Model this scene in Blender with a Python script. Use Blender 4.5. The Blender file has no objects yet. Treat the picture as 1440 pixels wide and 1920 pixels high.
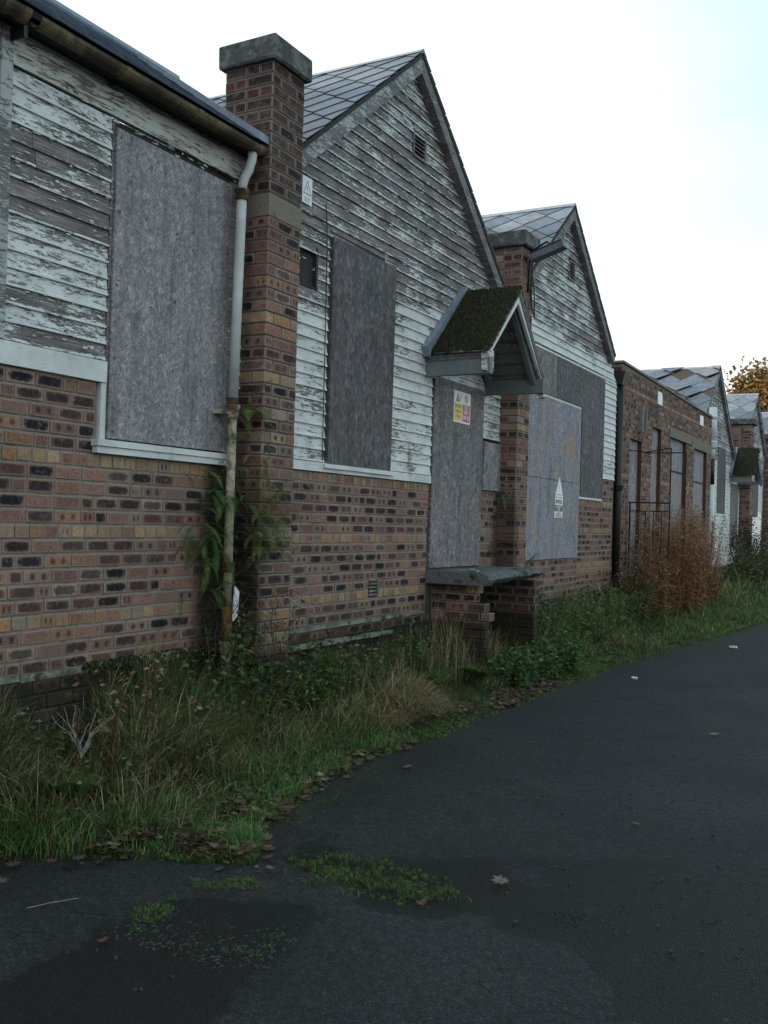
import bpy, math, random
import numpy as np
from mathutils import Vector, Matrix, noise as mnoise
random.seed(7); rng = np.random.default_rng(7)
scene = bpy.context.scene
COL = scene.collection
# ------------------------------------------------------------------ camera
EYE = Vector((4.1, 0.0, 1.55))
def look():
    yaw, pitch, roll = .50223, .00913, -.02905
    f = Vector((-math.sin(yaw)*math.cos(pitch), math.cos(yaw)*math.cos(pitch), math.sin(pitch)))
    r = Vector((math.cos(yaw), math.sin(yaw), 0)); u = r.cross(f)
    r2 = r*math.cos(roll)-u*math.sin(roll); u2 = r*math.sin(roll)+u*math.cos(roll)
    return Matrix(((r2.x, u2.x, -f.x, EYE.x), (r2.y, u2.y, -f.y, EYE.y), (r2.z, u2.z, -f.z, EYE.z), (0, 0, 0, 1)))
cd = bpy.data.cameras.new('camera'); cam = bpy.data.objects.new('camera', cd); COL.objects.link(cam)
cam.matrix_world = look(); cd.sensor_fit = 'VERTICAL'; cd.sensor_height = 24; cd.lens = 24*1852/1920
cd.clip_start = .05; cd.clip_end = 2000
scene.camera = cam
# ------------------------------------------------------------------ sky and sun
SUN_DIR = Vector((-.62, -.77, .17)).normalized()      # towards the sun
sun_el = math.asin(SUN_DIR.z); sun_rot = math.atan2(SUN_DIR.x, SUN_DIR.y)
w = bpy.data.worlds.new('World'); scene.world = w; w.use_nodes = True
nt = w.node_tree; nt.nodes.clear()
def wn(t, **k):
    n = nt.nodes.new(t)
    for a, b in k.items(): setattr(n, a, b)
    return n
sky = wn('ShaderNodeTexSky', sky_type='NISHITA', sun_disc=False, sun_elevation=sun_el, sun_rotation=sun_rot, altitude=50, air_density=1.0, dust_density=1.5, ozone_density=1.0)
bgs = wn('ShaderNodeBackground'); bgs.inputs[1].default_value = .15; nt.links.new(sky.outputs[0], bgs.inputs[0])
bgc = wn('ShaderNodeBackground'); bgc.inputs[0].default_value = (.95, .98, 1.0, 1); bgc.inputs[1].default_value = .86
bgb = wn('ShaderNodeBackground'); bgb.inputs[0].default_value = (.27, .42, .40, 1); bgb.inputs[1].default_value = .85
tc = wn('ShaderNodeTexCoord')
sz = wn('ShaderNodeSeparateXYZ'); nt.links.new(tc.outputs['Generated'], sz.inputs[0])
hr = wn('ShaderNodeMapRange', interpolation_type='SMOOTHSTEP'); nt.links.new(sz.outputs[2], hr.inputs[0]); hr.inputs[1].default_value = 0; hr.inputs[2].default_value = .30
hm = wn('ShaderNodeMix', data_type='RGBA'); nt.links.new(hr.outputs[0], hm.inputs[0]); hm.inputs[6].default_value = (.97, .95, .90, 1); hm.inputs[7].default_value = (.85, .955, 1.0, 1); nt.links.new(hm.outputs[2], bgc.inputs[0])
nz = wn('ShaderNodeTexNoise'); nz.inputs['Scale'].default_value = 2.2; nz.inputs['Detail'].default_value = 5; nz.inputs['Roughness'].default_value = .55
mp = wn('ShaderNodeMapping'); mp.inputs['Scale'].default_value = (1, 1, 2.2); nt.links.new(tc.outputs['Generated'], mp.inputs[0]); nt.links.new(mp.outputs[0], nz.inputs['Vector'])
dt = wn('ShaderNodeVectorMath', operation='DOT_PRODUCT'); nt.links.new(tc.outputs['Generated'], dt.inputs[0])
dt.inputs[1].default_value = Vector((.55, .55, .63)).normalized()
m1 = wn('ShaderNodeMath', operation='MULTIPLY_ADD'); nt.links.new(nz.outputs['Fac'], m1.inputs[0]); m1.inputs[1].default_value = .30; nt.links.new(dt.outputs['Value'], m1.inputs[2])
mr = wn('ShaderNodeMapRange', interpolation_type='SMOOTHSTEP'); nt.links.new(m1.outputs[0], mr.inputs[0]); mr.inputs[1].default_value = .72; mr.inputs[2].default_value = .90; mr.inputs[3].default_value = 0; mr.inputs[4].default_value = .78
addb = wn('ShaderNodeAddShader'); nt.links.new(bgs.outputs[0], addb.inputs[0]); nt.links.new(bgb.outputs[0], addb.inputs[1])
mx = wn('ShaderNodeMixShader'); nt.links.new(mr.outputs[0], mx.inputs[0]); nt.links.new(bgc.outputs[0], mx.inputs[1]); nt.links.new(addb.outputs[0], mx.inputs[2])
wo = wn('ShaderNodeOutputWorld'); nt.links.new(mx.outputs[0], wo.inputs[0])
sl = bpy.data.lights.new('sun', 'SUN'); sl.energy = 5.0; sl.angle = math.radians(.6); sl.color = (1, .80, .58)
so = bpy.data.objects.new('sun', sl); COL.objects.link(so); so.rotation_euler = (-SUN_DIR).to_track_quat('-Z', 'Y').to_euler()
scene.view_settings.view_transform = 'Standard'; scene.view_settings.look = 'None'
scene.view_settings.exposure = 0.52; scene.view_settings.gamma = 1
# ------------------------------------------------------------------ object helpers
def tag(o, label=None, cat=None, group=None, kind=None):
    if label: o['label'] = label
    if cat: o['category'] = cat
    if group: o['group'] = group
    if kind: o['kind'] = kind
    return o
def thing(name, loc, label, cat, group=None):
    o = bpy.data.objects.new(name, None); o.location = loc; o.empty_display_size = .2; COL.objects.link(o)
    return tag(o, label, cat, group)
def wloc(o):
    v = Vector((0, 0, 0))
    while o: v += o.location; o = o.parent
    return v
def link(name, me, mat, parent=None, loc=(0, 0, 0), kind=None, label=None, smooth=False):
    """link mesh me (its coordinates relative to world point loc) under parent"""
    o = bpy.data.objects.new(name, me); COL.objects.link(o)
    if mat and not me.materials: me.materials.append(mat)
    if parent: o.parent = parent; o.location = Vector(loc)-wloc(parent)
    else: o.location = loc
    if kind: o['kind'] = kind
    if label: o['label'] = label
    if smooth: me.polygons.foreach_set('use_smooth', [True]*len(me.polygons))
    return o
class MB:
    def __init__(s): s.v = []; s.f = []; s.c = []; s.uv = []; s.m = []
    def add(s, vs, fs, col=None, uvs=None, mi=0):
        b = len(s.v); s.v += [tuple(p) for p in vs]; s.f += [tuple(i+b for i in f) for f in fs]
        s.c += [tuple(col) if col else (1, 1, 1, 0)]*len(vs)
        for k, f in enumerate(fs): s.uv += (uvs[k] if uvs else [(0.5, 0.5)]*len(f)); s.m.append(mi)
    def box(s, x0, x1, y0, y1, z0, z1, col=None, mi=0, j=0):
        v = [(x, y, z) for x in (x0, x1) for y in (y0, y1) for z in (z0, z1)]
        if j: v = [(a+random.uniform(-j, j), b+random.uniform(-j, j), c+random.uniform(-j, j)) for a, b, c in v]
        s.add(v, [(0, 1, 3, 2), (4, 6, 7, 5), (0, 4, 5, 1), (2, 3, 7, 6), (0, 2, 6, 4), (1, 5, 7, 3)], col, mi=mi)
    def obox(s, c, ax, ay, az, hx, hy, hz, col=None, mi=0):
        c, ax, ay, az = map(Vector, (c, ax, ay, az)); ax.normalize(); ay.normalize(); az.normalize()
        v = [c+ax*i*hx+ay*j*hy+az*k*hz for i in (-1, 1) for j in (-1, 1) for k in (-1, 1)]
        s.add(v, [(0, 1, 3, 2), (4, 6, 7, 5), (0, 4, 5, 1), (2, 3, 7, 6), (0, 2, 6, 4), (1, 5, 7, 3)], col, mi=mi)
    def beam(s, a, b, w, h, col=None, up=(0, 0, 1), mi=0):
        a, b = Vector(a), Vector(b); d = b-a; sd = d.cross(Vector(up)).normalized(); u = sd.cross(d).normalized()
        s.obox((a+b)/2, d, sd, u, d.length/2, w/2, h/2, col, mi)
    def tube(s, pts, r, n=10, col=None, cap=True, mi=0):
        pts = [Vector(p) for p in pts]; rs = r if isinstance(r, (list, tuple)) else [r]*len(pts)
        rings = []; prev = None
        for i, p in enumerate(pts):
            d = (pts[min(i+1, len(pts)-1)]-pts[max(i-1, 0)]).normalized()
            a = d.cross(Vector((0, 0, 1)) if abs(d.z) < .9 else Vector((0, 1, 0))).normalized() if prev is None else (prev-d*prev.dot(d)).normalized()
            prev = a; b = d.cross(a)
            rings.append([p+(a*math.cos(t)+b*math.sin(t))*rs[i] for t in [2*math.pi*k/n for k in range(n)]])
        vs = [q for r_ in rings for q in r_]
        fs = [(i*n+k, i*n+(k+1) % n, (i+1)*n+(k+1) % n, (i+1)*n+k) for i in range(len(pts)-1) for k in range(n)]
        if cap: fs += [tuple(range(n-1, -1, -1)), tuple(range((len(pts)-1)*n, len(pts)*n))]
        s.add(vs, fs, col, mi=mi)
    def prism(s, poly, d, col=None, mi=0):
        """poly: list of 3D points, extruded by vector d"""
        n = len(poly); d = Vector(d); v = [Vector(p) for p in poly]+[Vector(p)+d for p in poly]
        s.add(v, [tuple(range(n-1, -1, -1)), tuple(range(n, 2*n))]+[(k, (k+1) % n, n+(k+1) % n, n+k) for k in range(n)], col, mi=mi)
    def mesh(s, name='mesh', off=(0, 0, 0), recalc=True):
        me = bpy.data.meshes.new(name); ox, oy, oz = off
        me.from_pydata([(a-ox, b-oy, c-oz) for a, b, c in s.v], [], s.f)
        a = me.attributes.new('col', 'FLOAT_COLOR', 'POINT'); a.data.foreach_set('color', np.array(s.c, 'f').ravel())
        u = me.uv_layers.new(name='UVMap'); u.data.foreach_set('uv', np.array(s.uv, 'f').ravel())
        if any(s.m): me.polygons.foreach_set('material_index', s.m)
        if recalc:
            import bmesh
            bm = bmesh.new(); bm.from_mesh(me); bmesh.ops.recalc_face_normals(bm, faces=bm.faces); bm.to_mesh(me); bm.free()
        me.update(); return me
    def build(s, name, mat, parent=None, loc=(0, 0, 0), kind=None, label=None, smooth=False):
        me = s.mesh(name, loc)
        for m in (mat if isinstance(mat, (list, tuple)) else [mat]): me.materials.append(m)
        return link(name, me, None, parent, loc, kind, label, smooth)
def tri_mesh(name, V, F, C):
    me = bpy.data.meshes.new(name); V = np.asarray(V, 'f'); F = np.asarray(F, 'i'); C = np.asarray(C, 'f')
    me.vertices.add(len(V)); me.vertices.foreach_set('co', V.ravel())
    me.loops.add(F.size); me.loops.foreach_set('vertex_index', F.ravel())
    me.polygons.add(len(F)); me.polygons.foreach_set('loop_start', np.arange(0, F.size, 3, dtype='i')); me.polygons.foreach_set('loop_total', np.full(len(F), 3, 'i'))
    a = me.attributes.new('col', 'FLOAT_COLOR', 'POINT'); a.data.foreach_set('color', np.c_[C, np.ones(len(C), 'f')].astype('f').ravel())
    me.update(calc_edges=True); return me
# ------------------------------------------------------------------ material helpers
class G:
    def __init__(s, name):
        s.mat = bpy.data.materials.new(name); s.mat.use_nodes = True; s.t = s.mat.node_tree; s.t.nodes.clear()
        s.geo = s.t.nodes.new('ShaderNodeNewGeometry'); s.pos = s.geo.outputs['Position']
    def put(s, sock, v):
        if isinstance(v, bpy.types.NodeSocket): s.t.links.new(v, sock)
        elif isinstance(v, (tuple, list)) and len(v) == 3 and sock.type == 'RGBA': sock.default_value = (*v, 1)
        else: sock.default_value = v
    def n(s, typ, ins=None, **k):
        n = s.t.nodes.new(typ)
        for a, b in k.items(): setattr(n, a, b)
        for a, b in (ins or {}).items(): s.put(n.inputs[a], b)
        return n
    def m(s, op, a, b=0, c=0, clamp=False): return s.n('ShaderNodeMath', {0: a, 1: b, 2: c}, operation=op, use_clamp=clamp).outputs[0]
    def mul(s, a, b): return s.m('MULTIPLY', a, b)
    def add(s, a, b): return s.m('ADD', a, b)
    def mr(s, v, a, b, c=0., d=1., smooth=True): return s.n('ShaderNodeMapRange', {0: v, 1: a, 2: b, 3: c, 4: d}, interpolation_type='SMOOTHSTEP' if smooth else 'LINEAR').outputs[0]
    def mix(s, f, a, b, mode='MIX'):
        n = s.t.nodes.new('ShaderNodeMix'); n.data_type = 'RGBA'; n.blend_type = mode; n.clamp_factor = True
        s.put(n.inputs[0], f); s.put(n.inputs[6], a); s.put(n.inputs[7], b); return n.outputs[2]
    def map(s, v, scale=(1, 1, 1), rot=(0, 0, 0), loc=(0, 0, 0)): return s.n('ShaderNodeMapping', {0: v, 'Scale': scale, 'Rotation': rot, 'Location': loc}).outputs[0]
    def noise(s, v, sc, det=4, ro=.55, dist=0.): return s.n('ShaderNodeTexNoise', {'Vector': v, 'Scale': sc, 'Detail': det, 'Roughness': ro, 'Distortion': dist}).outputs['Fac']
    def vor(s, v, sc, feat='F1', out='Distance', rnd=1.0): return s.n('ShaderNodeTexVoronoi', {'Vector': v, 'Scale': sc, 'Randomness': rnd}, feature=feat).outputs[out]
    def ramp(s, f, st):
        n = s.t.nodes.new('ShaderNodeValToRGB'); s.put(n.inputs[0], f); e = n.color_ramp.elements
        while len(e) < len(st): e.new(.5)
        for i, (p, c) in enumerate(st): e[i].position = p; e[i].color = (*c, 1) if len(c) == 3 else c
        return n.outputs[0]
    def attr(s, name='col'): return s.n('ShaderNodeAttribute', attribute_name=name)
    def xyz(s, v=None): n = s.n('ShaderNodeSeparateXYZ', {0: v or s.pos}); return n.outputs
    def rand(s): return s.n('ShaderNodeObjectInfo').outputs['Random']
    def offset(s, v, f): return s.n('ShaderNodeVectorMath', {0: v, 1: f}, operation='ADD').outputs[0]
    def bump(s, h, st=.5, d=.01, nrm=None):
        i = {'Strength': st, 'Distance': d, 'Height': h}
        if nrm: i['Normal'] = nrm
        return s.n('ShaderNodeBump', i).outputs[0]
    def out(s, col, rough=.8, nrm=None, spec=.3, metal=0., trans=None):
        b = s.n('ShaderNodeBsdfPrincipled', {'Base Color': col, 'Roughness': rough, 'Specular IOR Level': spec, 'Metallic': metal})
        if nrm: s.t.links.new(nrm, b.inputs['Normal'])
        o = s.t.nodes.new('ShaderNodeOutputMaterial'); sh = b.outputs[0]
        if trans:
            tr = s.n('ShaderNodeBsdfTranslucent', {'Color': trans}); ms = s.n('ShaderNodeMixShader', {0: .35, 1: sh, 2: tr.outputs[0]}); sh = ms.outputs[0]
        s.t.links.new(sh, o.inputs[0]); return s.mat
def boxmask(g, c, r, soft=.15):
    """soft ellipsoid mask in world space"""
    v = g.n('ShaderNodeVectorMath', {0: g.pos, 1: c}, operation='SUBTRACT').outputs[0]
    v = g.n('ShaderNodeVectorMath', {0: v, 1: r}, operation='DIVIDE').outputs[0]
    l = g.n('ShaderNodeVectorMath', {0: v}, operation='LENGTH').outputs['Value']
    l = g.add(l, g.mul(g.noise(g.pos, 6, 3), .6))
    return g.mr(l, 1.3, .8)
def grime(g, col):
    """moss, soot and leak stains that belong to the walls"""
    z = g.xyz()[2]; n = g.noise(g.pos, 5, 5, .65)
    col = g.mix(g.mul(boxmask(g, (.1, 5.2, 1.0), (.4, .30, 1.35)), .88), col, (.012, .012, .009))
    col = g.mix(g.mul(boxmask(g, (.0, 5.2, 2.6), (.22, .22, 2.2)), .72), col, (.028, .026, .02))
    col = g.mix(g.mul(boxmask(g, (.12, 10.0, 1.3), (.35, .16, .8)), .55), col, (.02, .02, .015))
    low = g.mul(g.mr(z, 1.0, .35), g.mr(n, .42, .62))
    col = g.mix(g.mul(low, .75), col, (.035, .045, .02))
    col = g.mix(g.mul(g.mr(g.add(z, g.mul(n, .12)), .74, .66), g.mr(n, .25, .5, .55, .9)), col, (.022, .022, .014))
    return col
# brick: per-vertex base colour, alpha = kind of firing mark (0 none, .3 dark heart, .6 two ovals, .9 speckle)
g = G('brick'); at = g.attr(); uv = g.n('ShaderNodeUVMap', uv_map='UVMap').outputs[0]; U = g.xyz(uv)
n1 = g.noise(g.pos, 60, 4, .6); n2 = g.noise(g.pos, 14, 3, .6)
ax = g.m('ABSOLUTE', g.m('SUBTRACT', U[0], .5)); ay = g.m('ABSOLUTE', g.m('SUBTRACT', U[1], .5))
jit = g.mul(g.m('SUBTRACT', g.noise(g.pos, 38, 5, .7), .5), 1.3)
hz = g.mr(g.add(g.m('POWER', g.add(g.m('POWER', g.m('DIVIDE', ax, .44), 4.), g.m('POWER', g.m('DIVIDE', ay, .40), 3.)), .3), jit), 1.25, .75)
bx_ = g.m('DIVIDE', g.m('SUBTRACT', ax, .22), .11); by_ = g.m('DIVIDE', ay, .34)
ov = g.mr(g.add(g.m('SQRT', g.add(g.mul(bx_, bx_), g.mul(by_, by_))), jit), 1.3, .35)
sp = g.mr(g.noise(g.pos, 85, 2, .7), .56, .66)
k = at.outputs['Alpha']
def band(g, k, c): return g.mr(g.m('ABSOLUTE', g.m('SUBTRACT', k, c)), .1, .09)
mask = g.m('MAXIMUM', g.m('MAXIMUM', g.mul(hz, band(g, k, .3)), g.mul(ov, band(g, k, .6))), g.mul(sp, band(g, k, .9)))
col = g.mix(.75, at.outputs['Color'], g.ramp(n1, [(.25, (.5, .5, .5)), (.5, (1.15, 1.12, 1.1)), (.8, (1.75, 1.7, 1.6))]), 'MULTIPLY')
col = g.mix(g.mr(n2, .45, .75, 0, .5), col, (.16, .13, .11))
mstr = g.mr(g.m('FRACT', g.add(g.m('DIVIDE', k, .3), .5)), .23, .70, .55, 1., False)
col = g.mix(g.mul(mask, mstr), col, g.mix(band(g, k, .3), (.034, .020, .018), (.012, .013, .019)))
edg = g.m('MAXIMUM', g.mr(g.add(ax, g.mul(jit, .03)), .44, .50), g.mr(g.add(ay, g.mul(jit, .05)), .38, .50))
col = g.mix(g.mul(edg, .8), col, (.275, .22, .19))
col = g.mix(.9, col, (1.03, 1.0, 1.0), 'MULTIPLY')
col = g.mix(g.mr(g.noise(g.pos, 26, 5, .7), .5, .72, 0, .55), col, (.22, .17, .14))
col = g.mix(g.mul(g.mr(g.noise(g.pos, 150, 2, .6), .68, .75), .5), col, (.42, .38, .34))
col = g.mix(.6, col, g.ramp(g.noise(g.pos, 1.1, 5, .65), [(.32, (.58, .56, .55)), (.62, (1.12, 1.08, 1.04))]), 'MULTIPLY')
col = grime(g, col)
M_BRICK = g.out(col, .88, g.bump(g.add(n1, g.mul(g.noise(g.pos, 200, 2), .6)), .55, .004), .2)
def mortar(name, c, sc=1.):
    g = G(name); n = g.noise(g.pos, 120, 4, .7); c = g.mix(.8, c, g.ramp(n, [(.25, (.5, .5, .5)), (.55, (1, 1, 1)), (.8, (1.3, 1.3, 1.3))]), 'MULTIPLY')
    c = g.mix(g.mr(g.noise(g.pos, 7, 4), .5, .7, 0, .6), c, (.09, .08, .07))
    return g.out(grime(g, c), .95, g.bump(n, .8, .004), .1)
M_MORTAR = mortar('mortar', (.27, .232, .205)); M_MORTAR_D = mortar('dark_mortar', (.10, .095, .085))
# weathered timber with flaking paint: alpha channel unused, red channel of 'col' = how much paint is left
def painted(name, paint, wood=(.215, .19, .192), sy=1., bias=0., green=.0):
    g = G(name); a = g.xyz(g.attr().outputs['Color'])[0]; r = g.rand()
    off = g.n('ShaderNodeCombineXYZ', {0: g.mul(r, 37.), 1: g.mul(r, 91.), 2: g.mul(r, 53.)}).outputs[0]
    p = g.offset(g.pos, off); P = g.xyz()
    gr = g.noise(g.map(p, (3, 3*sy, 90)), 1.6, 5, .7, .3)
    wd = g.ramp(gr, [(.28, tuple(x*.22 for x in wood)), (.5, wood), (.72, tuple(x*2.3 for x in wood))])
    wd = g.mix(g.mr(g.noise(p, 2.2, 4, .6), .35, .7, 0, .55), wd, (.045, .043, .042))
    wd = g.mix(g.mr(g.noise(p, 5, 5, .7), .55, .7, 0, .4+green), wd, (.06, .072, .045))
    big = g.noise(g.map(g.pos, (1, 2.2, 6)), 1.0, 3, .5)
    n = g.noise(g.map(p, (4, 4*sy, 27)), 1.9, 8, .76, .5)
    fine = g.noise(g.map(p, (10, 13*sy, 85)), 2.2, 5, .7)
    h = g.add(g.add(g.mul(n, .52), g.mul(fine, .30)), g.mul(big, .25))
    th = g.m('SUBTRACT', g.add(.755+bias, g.mul(g.m('SUBTRACT', r, .5), .05)), g.mul(a, .42))
    d = g.m('SUBTRACT', h, th); pm = g.mr(d, -.006, .008); edge = g.mul(g.mr(d, -.022, -.003), g.m('SUBTRACT', 1., pm))
    crk = g.mr(g.noise(g.map(p, (9, 12*sy, 160)), 1.5, 4, .7), .60, .66)
    pc = g.mix(g.mr(g.noise(p, 3.5, 5, .6), .38, .72, 0, .6), paint, tuple(x*.62 for x in paint))
    pc = g.mix(g.mul(crk, .6), pc, (.12, .11, .10))
    pc = g.mix(g.mr(g.noise(g.map(p, (8, 8, 3)), 1.5, 4), .60, .72, 0, .35), pc, (.28, .25, .17))
    col = g.mix(pm, wd, pc); col = g.mix(g.mul(edge, .75), col, (.018, .017, .016))
    # rust weep under the old bracket
    ru = g.mul(g.mr(g.m('ABSOLUTE', g.m('SUBTRACT', P[1], g.add(7.86, g.mul(g.noise(g.pos, 9, 2), .05)))), .055, .008), g.mul(g.mr(P[2], 1.93, 2.0), g.mr(P[2], 2.33, 2.18)))
    col = g.mix(g.mul(g.mul(ru, g.mr(g.noise(g.map(g.pos, (1, 14, 2)), 2.2, 4), .3, .6)), .85), col, (.22, .085, .02))
    nr = g.bump(g.mul(gr, .5), .5, .004); nr = g.bump(pm, .9, .003, nr)
    return g.out(col, g.mr(pm, 0, 1, .85, .6), nr, .25)
M_PAINT = painted('flaking_white_paint', (.66, .685, .69)); M_CREAM = painted('flaking_cream_paint', (.56, .56, .52), sy=.6)
M_GREYPAINT = painted('grey_green_paint', (.15, .18, .185), wood=(.07,.07,.07), bias=-.15); M_TRIM = painted('trim_paint', (.42, .44, .46), wood=(.21, .2, .21), bias=-.04)
def osb(name, base, ang=None, sc=1., warm=0., contrast=1.):
    g = G(name); P = g.pos; lay = []
    for i, (rt, off) in enumerate(((.35, 0), (1.35, 7), (-.6, 13), (2.3, 21))):
        if ang is not None: rt = ang+(-.22, .12, .3, -.1)[i]
        q = g.map(g.map(P, (1, 1, 1), (rt, 0, 0), (off, off, off)), (1, 20*sc, 75*sc))
        lay.append(g.noise(q, 1.1, 3, .6, .6))
    sel = g.n('ShaderNodeTexVoronoi', {'Vector': g.map(P, (1, 1, 1)), 'Scale': 26*sc}).outputs['Color']; S = g.xyz(sel)
    v = g.mix(g.mr(S[0], .48, .52), lay[0], lay[1]); v = g.mix(g.mr(S[1], .48, .52), v, g.mix(g.mr(S[2], .48, .52), lay[2], lay[3])); v = g.xyz(v)[0]
    v = g.add(v, g.mul(g.m('SUBTRACT', S[2], .5), .16*contrast)); 
    col = g.ramp(v, [(.22, tuple(x*(.55-.27*contrast) for x in base)), (.42, tuple(x*.74 for x in base)), (.55, base), (.72, tuple(min(x*(1+.9*contrast), .8) for x in base))])
    big = g.noise(g.map(P, (1, 1.2, .6)), 1.7, 4, .55)
    col = g.mix(g.mr(big, .4, .7, 0, .55), col, g.mix(1., col, (1.0, .90, .83), 'MULTIPLY'))
    col = g.mix(g.mr(g.noise(g.map(P, (1, 5, .9)), 1.3, 4, .6), .45, .75, 0, .55*contrast), col, (.05, .05, .052))
    st = g.mr(g.noise(g.map(P, (1, 16, .8)), 1.6, 5, .65), .5, .72, 0, .5*contrast); col = g.mix(st, col, (.045, .042, .044))
    if warm: col = g.mix(g.mul(g.mr(g.noise(g.map(P, (1, 2.6, 1.1)), 1.3, 3, .6), .5, .72), warm), col, (.34, .24, .15))  # warm patches put low reflected light into the board colour
    return g.out(col, .75, g.bump(v, .6, .004), .25)
M_OSB1 = osb('weathered_osb', (.27, .265, .285), sc=1.1, contrast=.85); M_OSB2 = osb('dark_streaked_osb', (.118, .110, .118), ang=math.pi/2, sc=.8, contrast=1.15)
M_OSB3 = osb('brown_grey_osb', (.205, .192, .20), sc=.85); M_OSB4 = osb('blue_grey_osb', (.27, .27, .315), sc=.95, warm=.9, contrast=.8); M_OSB5 = osb('pale_osb', (.27, .265, .275), ang=1.3, sc=.8)
def simple(name, c, rough=.7, sc=30, var=.5, bmp=.3, spec=.3, moss=0., metal=0., c2=None, d=.004):
    g = G(name); n = g.noise(g.pos, sc, 5, .65); a = tuple(x*(1-var) for x in c); b = tuple(min(x*(1+var), .9) for x in c)
    col = g.ramp(n, [(.25, a), (.5, c), (.78, b)])
    if c2: col = g.mix(g.mr(g.noise(g.pos, sc*.22, 5, .65), .46, .6), col, c2)
    if moss: col = g.mix(g.mr(g.noise(g.pos, 6, 5, .7), .62-moss*.3, .75-moss*.3), col, (.035, .05, .015))
    return g.out(col, rough, g.bump(n, bmp, d), spec, metal)
M_CONC = simple('old_concrete', (.20, .20, .185), .9, 35, .45, .7, .15, .35, c2=(.12, .125, .11)); M_STONE = simple('sandstone', (.20, .175, .145), .9, 60, .3, .5, .15, .1)
M_CAP = simple('chimney_cap_concrete', (.085, .092, .095), .92, 45, .5, .8, .1, .25, c2=(.16, .17, .16)); M_SLABC = simple('broken_slab_concrete', (.12, .135, .14), .92, 40, .5, 1., .15, .35, d=.012)
M_LEAD = simple('lead', (.17, .21, .27), .5, 12, .35, .3, .5); M_PIPEW = simple('pipe_grey_paint', (.47, .50, .52), .45, 10, .16, .1, .4, c2=(.38, .40, .41))
M_PIPE2 = simple('cream_pipe_paint', (.36, .34, .26), .6, 25, .4, .3, .3, c2=(.10, .06, .03)); M_RUST = simple('rusty_iron', (.13, .065, .03), .85, 30, .6, .6, .2, c2=(.04, .03, .025))
M_GUT = simple('gutter_iron', (.13, .105, .06), .7, 14, .7, .4, .3, .2, c2=(.05, .035, .025)); M_BLACK = simple('black_iron', (.012, .012, .013), .5, 30, .3, .2, .4)
M_WHITE = simple('white_plastic', (.70, .72, .74), .4, 8, .05, .05, .4); M_PIPEB = simple('white_pipe', (.50, .60, .62), .45, 6, .15, .1, .4)
M_DARK = simple('dark_void', (.01, .01, .01), .9); M_SOIL = simple('soil', (.030, .024, .017), .95, 25, .6, .8, .1, .4)
M_DARKW = simple('dark_timber', (.045, .04, .04), .85, 40, .5, .5, .2)
g = G('roof_slate'); at = g.attr().outputs['Color']; n = g.noise(g.pos, 9, 5, .6)
c = g.mix(1., at, g.ramp(n, [(.25, (.6, .6, .62)), (.5, (1, 1, 1)), (.8, (1.35, 1.3, 1.25))]), 'MULTIPLY')
c = g.mix(g.mr(g.noise(g.pos, 22, 4, .7), .6, .72, 0, .4), c, (.24, .23, .19))
M_SLATE = g.out(c, .5, g.bump(g.noise(g.pos, 40, 3), .25, .003), .45)
g = G('painted_print'); M_PRINT = g.out(g.attr().outputs['Color'], .4, None, .4)
def plantmat(name, tr=.6):
    g = G(name); c = g.attr().outputs['Color']; c = g.mix(1., c, g.ramp(g.noise(g.pos, 30, 2), [(.3, (.75, .75, .75)), (.7, (1.6, 1.6, 1.55))]), 'MULTIPLY')
    return g.out(c, .6, None, .25, trans=c)
M_PLANT = plantmat('plant'); M_LITTER = plantmat('dry_litter')
M_MOSS = simple('moss', (.035, .05, .012), .95, 60, .7, 1., .05, c2=(.012, .017, .008), d=.01)
M_BARK = simple('bark', (.07, .055, .04), .9, 20, .5, .7, .1)
# asphalt
g = G('asphalt'); A = g.attr().outputs['Color']; X = g.xyz(A)     # r = dark patch, g = rough broken edge, b = moss
n = g.noise(g.pos, 170, 4, .75); b = g.noise(g.pos, 1.3, 5, .6); m_ = g.noise(g.pos, 9, 5, .7)
col = g.ramp(n, [(.30, (.010, .012, .013)), (.5, (.023, .0265, .028)), (.70, (.055, .061, .063))])
sv = g.xyz(g.vor(g.pos, 120, out='Color'))[0]; col = g.mix(.62, col, g.ramp(sv, [(0., (.35, .35, .36)), (.55, (.95, .95, .95)), (.86, (1.5, 1.5, 1.5)), (1., (2.6, 2.55, 2.5))]), 'MULTIPLY')
col = g.mix(.9, col, g.ramp(b, [(.32, (.62, .63, .66)), (.62, (1.3, 1.3, 1.28))]), 'MULTIPLY')
col = g.mix(.8, col, g.ramp(g.noise(g.pos, 24, 5, .75), [(.3, (.45, .45, .45)), (.7, (1.5, 1.5, 1.5))]), 'MULTIPLY')
col = g.mix(g.mr(g.noise(g.pos, 2.6, 6, .7), .5, .66, 0, .6), col, (.010, .012, .013))
dk = g.mr(g.add(X[0], g.mul(g.m('SUBTRACT', m_, .5), 1.5)), .30, .62); col = g.mix(g.mul(dk, .80), col, (.0045, .0055, .006))
rg = g.mul(g.mr(g.add(X[1], g.mul(g.m('SUBTRACT', g.noise(g.pos, 3.2, 6, .75), .5), 1.7)), .42, .62), 1.); col = g.mix(g.mul(rg, .78), col, (.0045, .005, .005))
ms = g.mr(g.add(X[2], g.mul(g.m('SUBTRACT', g.noise(g.pos, 14, 6, .8), .5), 2.2)), .85, 1.15); col = g.mix(g.mul(ms, .85), col, (.026, .040, .012))
cw = g.n('ShaderNodeVectorMath', {0: g.pos, 1: g.n('ShaderNodeTexNoise', {'Vector': g.pos, 'Scale': 2.5, 'Detail': 4}).outputs['Color']}, operation='ADD').outputs[0]
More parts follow.
